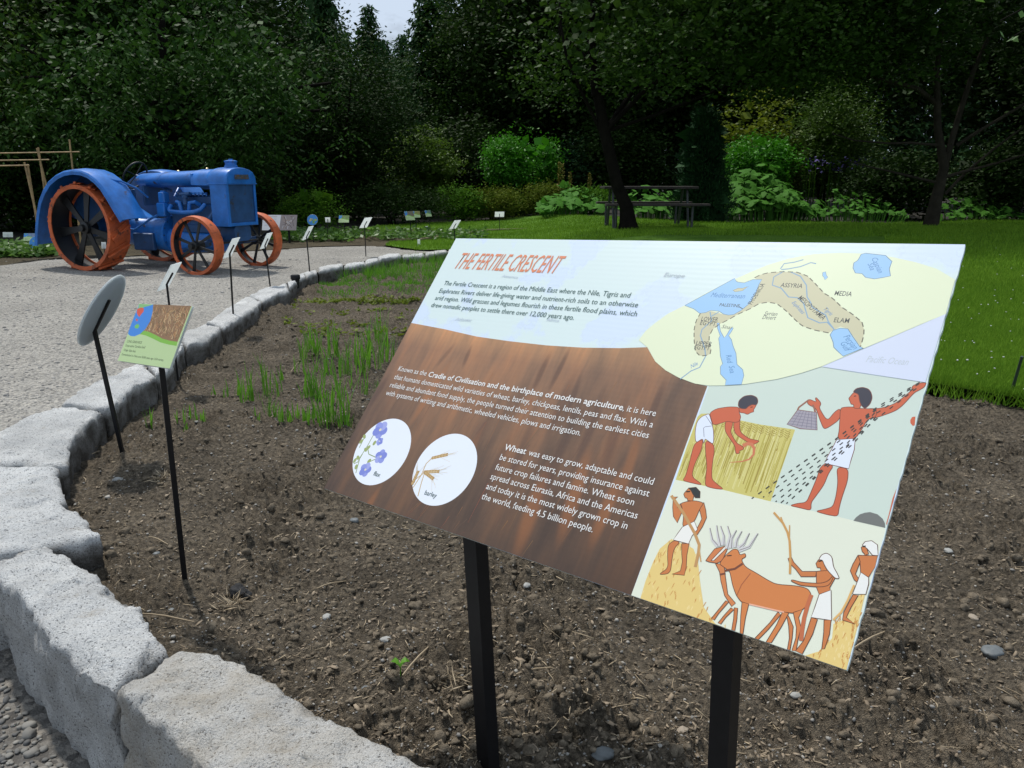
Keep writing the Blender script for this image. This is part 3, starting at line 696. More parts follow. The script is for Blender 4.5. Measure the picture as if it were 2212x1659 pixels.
SP = Pose([(985, 515), (2085, 528), (1830, 1448), (700, 1055)], 1.20)
W_, H_ = SP.W, SP.H
mid = (SP.P[2] + SP.P[3]) / 2
sign = empty('interpretive_sign', (mid[0], mid[1], 0), 0, 'large tilted information panel about THE FERTILE CRESCENT on two black posts', 'information sign')
inv = Matrix.Translation(-Vector((mid[0], mid[1], 0)))
# panel slab, its right edge slightly scalloped where the fluted sheet was cut
n = 60; edge = [(W_ + (.0011 * abs(math.sin(i * 2.1)) + .0008 * rng.random() if i > 0 else 0), -H_ * i / n) for i in range(n + 1)]
poly = [(0, 0)] + [(W_, 0)] + edge[1:] + [(0, -H_)]
mb = MB(); V = [(x, y, 0) for x, y in poly] + [(x, y, -.006) for x, y in poly]; k = len(poly)
T = tessellate_polygon([[Vector((x, y, 0)) for x, y in poly]])
Fc = [tuple(t) for t in T] + [tuple(k + i for i in reversed(t)) for t in T] + [(i, k + i, k + (i + 1) % k, (i + 1) % k) for i in range(k)]
def map_mat():
    m, nn, b = newmat('pale_printed_world_map'); v = coords(nn); f = noise(nn, v, 5.5, 6, .6)
    c = ramp(nn, f, [(.44, tuple(x * .92 for x in s2l((212, 227, 244)))), (.50, tuple(x * .92 for x in s2l((216, 232, 230))))])
    f2 = noise(nn, v, 5.5, 6, .6); ln = ramp(nn, f2, [(.445, (1, 1, 1)), (.452, (.93, .93, .95)), (.459, (1, 1, 1))])
    nn.links.new(mixc(nn, 1.0, c, ln, 'MULTIPLY'), b.inputs['Base Color']); b.inputs['Roughness'].default_value = .35
    w_ = nd(nn, 'ShaderNodeTexWave', wave_type='BANDS', bands_direction='Y'); w_.inputs['Scale'].default_value = 26; w_.inputs['Distortion'].default_value = .3; nn.links.new(v, w_.inputs['Vector'])
    bump(nn, b, w_.outputs['Fac'], .05, .0006); return m
EARS = []
for (x, y, rx, ry, rot, k) in ((1390, 130, .009, .055, .0, .6), (1505, 110, .008, .060, -.05, .6), (1600, 260, .008, .055, .1, .5), (1520, 330, .014, .08, .0, .45), (1700, 480, .012, .10, .05, .5), (2110, 330, .010, .06, 0, .6), (925, 30, .007, .032, .1, .5), (790, 20, .008, .040, -.35, .35), (370, 250, .010, .05, -.1, .5),
                               (1450, 760, .016, .12, .0, .5), (1260, 640, .013, .10, .05, .4), (1850, 520, .014, .10, .1, .45), (1080, 780, .015, .09, .0, .45), (1330, 1000, .02, .10, .1, -.35), (900, 700, .012, .08, -.1, -.35), (1600, 900, .018, .10, .1, -.4), (700, 250, .012, .09, -.15, -.35), (1800, 980, .015, .08, .0, -.4), (1020, 500, .012, .10, -.1, .3), (450, 520, .01, .06, -.1, .3), (1950, 700, .012, .08, .1, -.3), (620, 900, .014, .07, -.1, .35), (300, 980, .012, .06, -.1, -.3)):
    q = SP.loc(*zC([(x, y)])[0]); EARS.append((q[0], q[1], rx, ry, rot, k))
def wheat_mat():
    m, nn, b = newmat('printed_wheat_photograph'); v = coords(nn)
    mp = nd(nn, 'ShaderNodeMapping'); mp.inputs['Rotation'].default_value = (0, 0, -.22); mp.inputs['Scale'].default_value = (7, 1.6, 1); nn.links.new(v, mp.inputs[0])
    f = noise(nn, mp.outputs[0], 1.6, 5, .6); mp2 = nd(nn, 'ShaderNodeMapping'); mp2.inputs['Rotation'].default_value = (0, 0, -.15); mp2.inputs['Scale'].default_value = (40, 4, 1); nn.links.new(v, mp2.inputs[0])
    f2 = noise(nn, mp2.outputs[0], 2, 4, .6)
    sx = nd(nn, 'ShaderNodeSeparateXYZ'); nn.links.new(v, sx.inputs[0])
    g = ramp(nn, nd_math(nn, 'MULTIPLY', sx.outputs[1], -1 / .74), [(.22, tuple(x * 1.05 for x in s2l((222, 172, 122)))), (.45, tuple(x * 1.0 for x in s2l((146, 114, 92)))), (1.0, tuple(x * 1.0 for x in s2l((90, 74, 64))))])
    hx = ramp(nn, nd_math(nn, 'MULTIPLY', sx.outputs[0], 1 / .8), [(0, (.92, .90, .90)), (.25, (1.12, 1.08, 1.02)), (.6, (1.0, .98, .95)), (1, (.72, .72, .74))])
    g = mixc(nn, 1.0, g, hx, 'MULTIPLY')
    c = mixc(nn, 1.0, g, ramp(nn, f, [(.34, (.62, .68, .76)), (.5, (.95, .94, .93)), (.66, (1.26, 1.10, .95))]), 'MULTIPLY')
    c = mixc(nn, 1.0, c, ramp(nn, f2, [(.35, (.92, .92, .93)), (.65, (1.07, 1.04, 1.0))]), 'MULTIPLY')
    for (x, y, rx, ry, rot, k) in EARS:
        mq = nd(nn, 'ShaderNodeMapping', vector_type='TEXTURE'); mq.inputs['Location'].default_value = (x, y, 0); mq.inputs['Rotation'].default_value = (0, 0, rot); mq.inputs['Scale'].default_value = (rx, ry, 1); nn.links.new(v, mq.inputs[0])
        ln_ = nd(nn, 'ShaderNodeVectorMath', operation='LENGTH'); nn.links.new(mq.outputs[0], ln_.inputs[0])
        mr = nd(nn, 'ShaderNodeMapRange', interpolation_type='SMOOTHSTEP'); mr.inputs['From Min'].default_value = .35; mr.inputs['From Max'].default_value = 1.25; mr.inputs['To Min'].default_value = abs(k); mr.inputs['To Max'].default_value = 0
        nn.links.new(ln_.outputs['Value'], mr.inputs['Value']); c = mixc(nn, mr.outputs['Result'], c, s2l((82, 64, 58)) if k > 0 else s2l((176, 112, 66)))
    nn.links.new(c, b.inputs['Base Color']); b.inputs['Roughness'].default_value = .4; b.inputs['Specular IOR Level'].default_value = .25
    w_ = nd(nn, 'ShaderNodeTexWave', wave_type='BANDS', bands_direction='Y'); w_.inputs['Scale'].default_value = 26; w_.inputs['Distortion'].default_value = .3; nn.links.new(v, w_.inputs['Vector'])
    bump(nn, b, w_.outputs['Fac'], .05, .0006); return m
def nd_math(n, op, a, bv):
    q = nd(n, 'ShaderNodeMath', operation=op); n.links.new(a, q.inputs[0]); q.inputs[1].default_value = bv; return q.outputs[0]
panel = mesh_np('panel', V, Fc, map_mat()); panel = ob('panel', panel, sign); panel.matrix_local = inv @ SP.mat()
lim = (W_, H_)
# brown photograph area
L = [SP.loc(*p) for p in [(884, 697), (960, 711), (1030, 727), (1100, 737), (1180, 746), (1260, 751), (1340, 752), (1398, 750), (1412, 775), (1432, 795), (1460, 813), (1495, 827), (1528, 834), (1363, 1287)]]
L = [(0, L[0][1])] + L[1:-1] + [(L[-1][0], -H_), (0, -H_)]
L = [(x, max(y, -H_)) for x, y in L]
T = tessellate_polygon([[Vector((x, y, 0)) for x, y in L]])
ph = ob('printed_photograph', mesh_np('printed_photograph', [(x, y, .00002) for x, y in L], [tuple(t) for t in T], wheat_mat()), panel)
pr = Print(SP.loc, lim)
pr.jitter(True)
for q in range(150):
    x, y = rng.uniform(60, 2050), rng.uniform(120, 1230); u, v = zC([(x, y)])[0]; l = SP.loc(u, v)
    if l[0] < .02 or l[0] > .70 or l[1] > -.30 or l[1] < -H_ + .01: continue
    hh = rng.uniform(.02, .09); dx = hh * rng.uniform(.0, .35); c = (150, 98, 62) if rng.random() < .6 else (104, 78, 62)
    pr.line([(l[0] + dx, l[1]), (l[0], max(-H_, l[1] - hh))], tuple(int(k * rng.uniform(.85, 1.05)) for k in c), rng.uniform(.0005, .0014), local=True, w2=.0003)
pr.jitter(False)
# circles
for pts, kind in (([(207, 690), (572, 570), (470, 408), (310, 825)], 0), ([(580, 810), (985, 660), (850, 507), (720, 962)], 1)):
    q = np.array([SP.loc(*p) for p in zC(pts)]); c = q.mean(0); r = np.linalg.norm(q - c, axis=1).mean()
    pr.disc(c, r, (236, 242, 250), 64)
    if kind == 0:
        for ln in ([(350, 500), (300, 590), (255, 660), (228, 760)], [(300, 590), (310, 640), (365, 665)], [(270, 640), (240, 690), (215, 700)], [(365, 665), (310, 690), (275, 720)], [(290, 520), (250, 600)], [(318, 590), (290, 610)]): pr.line(zC(ln), (140, 156, 96), .0022)
        for p in [(290, 612), (308, 598), (242, 662), (222, 680), (262, 560), (345, 570), (312, 683), (230, 720), (282, 530)]: pr.disc(SP.loc(*zC([p])[0]), .0045, (158, 172, 108), 10, 1.5, rng.random() * 3)
        for (p, r_) in (((382, 487), .024), ((385, 655), .019), ((288, 737), .019), ((378, 560), .011)):
            c0 = SP.loc(*zC([p])[0])
            for k in range(5):
                a = k * 1.256 + p[0]; pr.disc(c0 + np.array([math.cos(a), math.sin(a)]) * r_ * .45, r_ * .48, ((146, 156, 222), (128, 140, 214), (164, 172, 228))[k % 3], 14, 1.1, a)
            pr.disc(c0, r_ * .16, (226, 222, 190), 8)
        pr.text('flax', *zC([(337, 772), (376, 784)]), .0155, (72, 96, 90))
    else:
        for ln in ([(588, 850), (640, 770), (670, 700), (710, 662)], [(595, 820), (622, 745)], [(618, 905), (640, 820), (662, 752), (700, 742)], [(600, 800), (665, 752), (690, 775)], [(583, 815), (610, 770)]): pr.line(zC(ln), (200, 172, 122), .0024)
        for a, b in (((705, 665), (805, 642)), ((655, 752), (752, 748)), ((662, 755), (716, 795)), ((582, 830), (620, 748))):
            a, b = SP.loc(*zC([a])[0]), SP.loc(*zC([b])[0]); d = b - a; nn_ = np.array([-d[1], d[0]]) / np.linalg.norm(d)
            for k in range(11):
                for sg in (-1, 1): pr.disc(a + d * (k + .5) / 11 + nn_ * sg * .0014, .0024, (198, 166, 110) if k % 2 else (178, 142, 88), 8, 1.4, math.atan2(d[1], d[0]) + sg * .5)
                pr.line([a + d * k / 11, a + d * (k / 11 + .75) + nn_ * rng.normal() * .012], (226, 214, 190), .0006, local=True)
        pr.text('barley', *zC([(658, 893), (730, 915)]), .0155, (72, 96, 90))
# map
PALE, LAV, TAN, SEA, LINE, GREYT = (230, 238, 204), (214, 222, 240), (206, 202, 168), (158, 202, 240), (110, 116, 110), (82, 88, 86)
pr.poly([(1380, 735), (1395, 715), *zB([(0, 605), (90, 540), (210, 480), (350, 400), (480, 335), (640, 262), (760, 212), (900, 170), (1070, 140), (1250, 132), (1430, 138), (1600, 160), (1760, 195), (1900, 240), (2023, 312), (1960, 545), (1780, 620), (1600, 697), (1400, 780), (1260, 840), (1120, 900), (980, 945), (820, 985), (600, 1019), (480, 1027), (360, 1028), (270, 1015), (160, 975), (70, 925), (0, 865)]), (1400, 752)], PALE)
pr.poly(zB([(1963, 545), (1600, 699), (1125, 900), (1480, 955), (1823, 1006)]) , LAV)
for t, a, b, sz in (('Europe', (55, 292), (190, 300), .026), ('Pacific Ocean', (1420, 868), (1700, 890), .03)): pr.text(t, *zB([a, b]), sz * .6, (196, 206, 214), shear=.25)
for t, a, b, sz in (('America', (700, 430), (855, 445), .02), ('Atlantic', (245, 855), (400, 868), .022), ('Africa', (1140, 862), (1260, 870), .02)): pr.text(t, *zA([a, b]), sz * .6, (206, 216, 228), shear=.25)
cres = [(305, 540), (375, 525), (450, 545), (530, 550), (600, 490), (650, 430), (690, 370), (700, 320), (670, 300), (710, 280), (760, 267), (850, 259), (960, 262), (1030, 290), (1080, 340), (1140, 405), (1200, 440), (1260, 500), (1330, 545), (1395, 600), (1412, 660), (1400, 720), (1385, 765), (1340, 700), (1300, 645), (1250, 630), (1200, 655), (1170, 672), (1080, 655), (990, 625), (940, 580), (880, 520), (820, 475), (760, 465), (700, 475), (640, 510), (560, 545), (500, 580), (430, 615), (385, 650), (362, 700), (365, 750), (378, 790), (370, 815), (330, 830), (290, 822), (270, 790), (262, 720), (262, 650), (275, 590)]
pr.poly(zB(cres), TAN)
pr.poly(zB([(200, 487), (535, 305), (548, 325), (560, 330), (600, 335), (660, 312), (720, 312), (700, 345), (680, 400), (640, 470), (580, 520), (530, 548), (495, 552), (460, 545), (430, 525), (375, 520), (340, 535), (300, 540), (260, 510)]), SEA, (120, 150, 170), .0012)
pr.poly(zB([(525, 385), (560, 370), (590, 371), (630, 358), (600, 378), (590, 387), (540, 395)]), TAN, (140, 140, 110), .0008)
pr.poly(zB([(1340, 200), (1365, 185), (1375, 170), (1390, 142), (1420, 135), (1555, 150), (1575, 170), (1598, 190), (1588, 215), (1580, 240), (1588, 288), (1540, 298), (1480, 308), (1420, 298), (1395, 272), (1350, 268), (1335, 235)]), SEA, (110, 140, 165), .0012)
pr.poly(zB([(1130, 265), (1150, 260), (1155, 285), (1165, 296), (1145, 315), (1138, 295), (1130, 288)]), SEA, (110, 140, 165), .0008)
pr.poly(zB([(1180, 685), (1200, 655), (1250, 640), (1300, 645), (1335, 700), (1360, 735), (1380, 765), (1405, 775), (1268, 830), (1230, 795), (1205, 770), (1200, 735)]), SEA, (110, 140, 165), .0012)
pr.poly(zB([(418, 605), (432, 605), (440, 660), (465, 705), (480, 690), (500, 655), (520, 635), (527, 640), (510, 670), (495, 690), (515, 720), (525, 760), (545, 810), (552, 885), (590, 920), (598, 960), (582, 1020), (472, 1025), (478, 990), (440, 950), (440, 900), (455, 880), (440, 830), (435, 760), (428, 710), (438, 690), (420, 640)]), SEA, (110, 140, 165), .001)
RIV = (136, 170, 196)
for L in ([(168, 985), (240, 930), (300, 905), (340, 830), (335, 780), (305, 690), (315, 650), (380, 590), (370, 530)], [(380, 560), (430, 530)], [(845, 240), (870, 205), (940, 195), (1000, 178)], [(850, 245), (900, 240), (980, 225), (1050, 198), (1085, 205)],
          [(870, 255), (800, 295), (790, 350), (850, 370), (900, 430), (960, 435), (1000, 470), (1030, 570), (1110, 605), (1160, 600), (1200, 640), (1210, 655)], [(915, 262), (980, 290), (1020, 350), (1025, 430), (1050, 470), (1060, 500), (1110, 530), (1150, 550), (1170, 600), (1200, 640)]): pr.line(zB(L), RIV, .0022)
for L in (cres[8:23], cres[27:48] + cres[48:] + cres[:1]): pr.dash(zB(L), (100, 100, 84), .0018, .010, .006)
pr.line(zB([(565, 495), (590, 510)]), GREYT, .0015)
for t, a, b, sz in (('ASSYRIA', (843, 362), (990, 370), .026), ('MEDIA', (1208, 418), (1323, 426), .027), ('ELAM', (1203, 600), (1305, 606), .027), ('LOWER', (308, 590), (420, 596), .026), ('EGYPT', (300, 618), (405, 626), .026),
                    ('UPPER', (272, 754), (378, 762), .026), ('EGYPT', (262, 782), (364, 790), .026), ('PALESTINE', (432, 492), (566, 500), .019), ('PHOENICIA', (652, 482), (742, 342), .026), ('MESOPOTAMIA', (960, 442), (1128, 588), .027)):
    pr.text(t, *zB([a, b]), sz * .53, GREYT, bold=.006)
for t, a, b, sz in (('Syrian', (732, 552), (818, 558), .024), ('Desert', (720, 578), (808, 584), .024), ('Sinai', (445, 640), (508, 648), .022)): pr.text(t, *zB([a, b]), sz * .53, (100, 106, 100), shear=.2)
for t, a, b, sz in (('Mediterranean', (372, 430), (598, 440), .030), ('Nile', (243, 912), (288, 888), .024), ('Caspian', (1458, 170), (1505, 270), .026), ('Sea', (1432, 208), (1452, 252), .026), ('Persian', (1268, 700), (1335, 785), .029), ('Gulf', (1246, 740), (1282, 798), .029),
                    ('Red', (476, 826), (488, 876), .028), ('Sea', (496, 898), (505, 946), .028), ('Euphrates', (920, 470), (990, 545), .02), ('Tigris', (1130, 512), (1180, 556), .02)): pr.text(t, *zB([a, b]), sz * .53, (98, 146, 196), shear=.25)
# title and text blocks
pr.text('THE FERTILE CRESCENT', *zA([(222, 343), (1228, 393)]), .072, (224, 138, 98), bold=.004, shear=.2)
GRT = (70, 104, 98)
for t, a, b in (('The Fertile Crescent is a region of the Middle East where the Nile, Tigris and', (130, 507), (1958, 632)), ('Euphrates Rivers deliver life-giving water and nutrient-rich soils to an otherwise', (85, 582), (2035, 727)),
                ('arid region. Wild grasses and legumes flourish in these fertile flood plains, which', (45, 652), (2025, 815)), ('drew nomadic peoples to settle there over 12,000 years ago.', (6, 722), (1408, 850))): pr.text(t, *zA([a, b]), .0192, GRT)
WH = (240, 238, 234)
pr.text('Known as the', *zC([(492, 116), (668, 148)]), .0196, WH)
pr.text('Cradle of Civilisation and the birthplace of modern agriculture', *zC([(680, 153), (1902, 366)]), .0196, WH, bold=.014)
pr.text(', it is here', *zC([(1903, 368), (2108, 403)]), .0196, WH)
for t, a, b in (('that humans domesticated wild varieties of wheat, barley, chickpeas, lentils, peas and flax. With a', (466, 168), (2090, 474)), ('reliable and abundant food supply, the people turned their attention to building the earliest cities', (440, 218), (2063, 541)), ('with systems of writing and arithmetic, wheeled vehicles, plows and irrigation.', (414, 268), (1636, 525))):
    pr.text(t, *zC([a, b]), .0196, WH)
pr.text('Wheat', *zC([(1158, 613), (1292, 641)]), .0196, WH, bold=.014)
for t, a, b in (('was easy to grow, adaptable and could', (1310, 647), (2092, 834)), ('be stored for years, providing insurance against', (1129, 675), (2066, 908)), ('future crop failures and famine. Wheat soon', (1101, 737), (1970, 963)), ('spread across Eurasia, Africa and the Americas', (1071, 796), (1992, 1047)), ('and today it is the most widely grown crop in', (1044, 858), (1928, 1112)), ('the world, feeding 4.5 billion people.', (1015, 921), (1713, 1132))):
    pr.text(t, *zC([a, b]), .0196, WH)
pr.build('printed_lettering_and_map', panel)
# farm scenes
pr = Print(SP.loc, lim)
GG, CR, YEL, SKIN, SKIN2, HAIR, WHT, OUT = (206, 220, 208), (228, 232, 212), (206, 196, 112), (204, 100, 66), (204, 124, 70), (52, 52, 66), (226, 234, 246), (120, 60, 44)
pr.z = .00003
pr.poly(zD([(360, 235), (520, 228), (700, 194), (860, 160), (1040, 112), (1232, 80), (1650, 150), (2100, 205), (2060, 400), (1790, 1368), (1390, 1275), (850, 1152), (480, 1062), (92, 980)]), GG)
cb = [SP.loc(*p) for p in zD([(92, 980), (480, 1062), (850, 1152), (1390, 1275), (1757, 1362)])]
q = SP.loc(1363, 1287)
pr.poly(cb + [(W_, cb[-1][1] - .003), (W_, -H_), (q[0], -H_)], CR, local=True)
wf = zD([(270, 480), (300, 455), (370, 455), (420, 530), (520, 520), (620, 510), (760, 540), (900, 560), (1045, 582), (850, 1152), (480, 1062), (98, 980), (180, 730)])
pr.poly(wf, YEL)
pr.jitter(True)
for q in range(230):
    t = rng.random(); y0 = rng.random(); top = np.array(zD([(300, 470)])[0]) * (1 - t) + np.array(zD([(1040, 590)])[0]) * t; bot = np.array(zD([(105, 975)])[0]) * (1 - t) + np.array(zD([(848, 1145)])[0]) * t
    if t < .18: top = top * .6 + bot * .4
    A = top + (bot - top) * y0 * .6; B = A + (bot - A) * rng.uniform(.3, .95); pr.line([A, B], ((176, 162, 70), (222, 214, 146), (190, 178, 90), (160, 140, 60))[q % 4], rng.uniform(.0006, .0016))
for t in np.linspace(.12, .97, 13):
    c = np.array((290, 460)) * (1 - t) + np.array((1010, 590)) * t
    for k in range(4):
        for sg in (-1, 1): pr.line(zD([(c[0] - k * 3, c[1] + 15 + k * 17), (c[0] + sg * 22 - k * 3, c[1] - 2 + k * 17)]), (160, 140, 62), .0012)
pr.jitter(False)
for P_, c in (([(500, 500), (555, 500), (545, 560), (530, 600), (580, 690), (630, 715), (638, 740), (600, 750), (605, 770), (575, 775), (568, 740), (570, 715), (490, 600), (487, 550)], SKIN), ([(560, 500), (610, 480), (604, 560), (612, 605), (680, 655), (750, 668), (762, 675), (720, 700), (690, 695), (570, 620), (556, 560)], SKIN),
        ([(365, 450), (420, 415), (520, 400), (600, 403), (600, 445), (615, 480), (600, 520), (560, 525), (505, 515), (395, 550), (380, 500)], SKIN), ([(598, 403), (650, 412), (700, 385), (740, 380), (728, 405), (714, 425), (718, 440), (690, 448), (667, 463), (640, 450), (603, 447)], SKIN),
        ([(592, 395), (598, 350), (640, 315), (700, 307), (742, 326), (751, 360), (738, 388), (700, 382), (672, 398), (655, 418), (612, 415)], HAIR),
        ([(315, 655), (250, 690), (230, 740), (205, 850), (175, 950), (152, 985), (200, 1000), (297, 1022), (298, 1010), (222, 955), (245, 860), (302, 740)], SKIN), ([(330, 665), (400, 700), (403, 760), (385, 870), (382, 975), (420, 1010), (482, 1058), (400, 1050), (330, 1030), (335, 960), (345, 870), (335, 780)], SKIN),
        ([(363, 455), (385, 530), (398, 600), (398, 702), (345, 665), (330, 655), (318, 700), (312, 650), (255, 690), (250, 600), (265, 520), (300, 480), (340, 462)], WHT)): pr.poly(zD(P_), c, OUT, .0011)
pr.line(zD([(318, 570), (330, 560), (388, 552)]), (120, 120, 140), .001); pr.line(zD([(318, 570), (322, 640)]), (120, 120, 140), .001); pr.line(zD([(335, 470), (385, 545)]), (120, 120, 140), .001)
pr.line(zD([(690, 405), (708, 402)]), (40, 30, 30), .0015)
pr.line(zD([(630, 712), (665, 694), (700, 698), (720, 730), (715, 780), (680, 818), (620, 836), (528, 842)]), (206, 122, 84), .008, w2=.001)
# sower
for P_, c in (([(1280, 850), (1352, 868), (1310, 930), (1275, 1020), (1210, 1110), (1172, 1160), (1172, 1225), (1090, 1205), (1000, 1185), (1060, 1168), (1135, 1160), (1170, 1080), (1220, 960), (1240, 890)], SKIN), ([(1375, 878), (1468, 893), (1462, 990), (1420, 1110), (1395, 1200), (1385, 1272), (1300, 1258), (1203, 1230), (1280, 1215), (1345, 1195), (1370, 1110), (1385, 1000)], SKIN),
        ([(1600, 415), (1720, 415), (1830, 380), (1900, 330), (1970, 270), (1975, 235), (2030, 212), (2090, 208), (2072, 245), (2030, 270), (1990, 290), (1900, 390), (1840, 435), (1700, 485), (1620, 500)], SKIN),
        ([(1405, 412), (1360, 440), (1300, 515), (1235, 410), (1250, 380), (1245, 362), (1212, 325), (1205, 335), (1215, 365), (1155, 338), (1140, 370), (1160, 390), (1210, 410), (1240, 500), (1272, 578), (1310, 565), (1402, 500)], SKIN),
        ([(1405, 410), (1450, 402), (1510, 402), (1560, 415), (1690, 417), (1690, 480), (1620, 500), (1575, 580), (1520, 658), (1380, 662), (1395, 590), (1400, 500)], SKIN),
        ([(1508, 288), (1545, 283), (1572, 360), (1560, 417), (1510, 412), (1510, 382), (1490, 382), (1478, 352), (1470, 335), (1490, 310)], SKIN),
        ([(1503, 285), (1530, 255), (1580, 245), (1625, 258), (1648, 285), (1658, 330), (1640, 380), (1600, 417), (1570, 390), (1555, 350), (1550, 300)], HAIR),
        ([(1375, 662), (1522, 652), (1515, 740), (1490, 820), (1470, 893), (1280, 850), (1300, 800), (1345, 720)], WHT), ([(1065, 425), (1215, 445), (1220, 585), (1085, 575), (980, 540)], (164, 158, 168))): pr.poly(zD(P_), c, OUT, .0011)
for L in ([(1065, 425), (1075, 405), (1155, 345)], [(1205, 445), (1198, 415), (1185, 385)]): pr.line(zD(L), (150, 100, 80), .003)
for k in range(5): pr.line(zD([(1050 - k * 17, 450 + k * 21), (1217, 470 + k * 24)]), (126, 122, 136), .0009)
for k in range(6): pr.line(zD([(1090 + k * 22, 432 + k * 2), (1020 + k * 38, 548 + k * 7)]), (126, 122, 136), .0009)
pr.line(zD([(1512, 318), (1530, 314)]), (40, 30, 30), .0015)
for i, (a, b, c) in enumerate([((1700, 400), (1370, 655), (735, 1105)), ((1690, 415), (1400, 670), (790, 1120)), ((1680, 430), (1430, 680), (845, 1135)), ((1680, 445), (1460, 690), (890, 1155)), ((1680, 460), (1480, 700), (930, 1165)), ((1690, 478), (1510, 690), (975, 1170)), ((1700, 490), (1560, 610), (1020, 1130)), ((1660, 440), (1340, 680), (700, 1130))]):
    pr.dash(zD([(2035, 205 + i * 5), a, b, c] if i % 2 == 0 else [a, b, c]), (58, 56, 52), .0019, .0065, .0085, rng.random() * .012)
pr.poly(zD([(1508, 1305), (1530, 1278), (1560, 1255), (1600, 1242), (1640, 1237), (1700, 1255), (1740, 1290), (1758, 1325), (1760, 1362)]), (116, 118, 114))
pr.poly(zD([(2000, 478), (1975, 482), (1960, 505), (1960, 530), (1980, 552), (1995, 548)]), SKIN)
pr.poly(zD([(1850, 1050), (1818, 1130), (1790, 1250), (1768, 1330), (1775, 1340), (1830, 1150)]), (200, 110, 80))
# threshing scene
STR, STD = (232, 204, 128), (206, 150, 78)
for P_ in ([(440, 525), (505, 555), (560, 570), (610, 600), (645, 690), (660, 850), (690, 1050), (780, 1180), (860, 1220), (960, 1270), (200, 985), (240, 850), (300, 700), (350, 600)], [(1870, 965), (1935, 945), (1880, 1180), (1800, 1520), (1790, 1560), (1470, 1425), (1600, 1385), (1680, 1290), (1690, 1180), (1760, 1150), (1820, 1080)]):
    pr.poly(zE(P_), STR); A = np.array(P_); pr.jitter(True)
    for q in range(240):
        x, y = rng.uniform(A[:, 0].min(), A[:, 0].max()), rng.uniform(A[:, 1].min(), A[:, 1].max())
        if inside(np.array([[x, y]]), A)[0]:
            a = rng.uniform(-1.9, -1.0); l = rng.uniform(20, 46); c = STD if q % 3 else (240, 216, 150)
            pr.line(zE([(x, y), (x + l * math.cos(a), y + l * math.sin(a))]), c, .0009)
            for k in (.3, .6, .9): pr.line(zE([(x + l * k * math.cos(a), y + l * k * math.sin(a)), (x + l * k * math.cos(a) + 8, y + l * k * math.sin(a) - 8)]), c, .0010)
    pr.jitter(False)
O2 = (92, 56, 40)
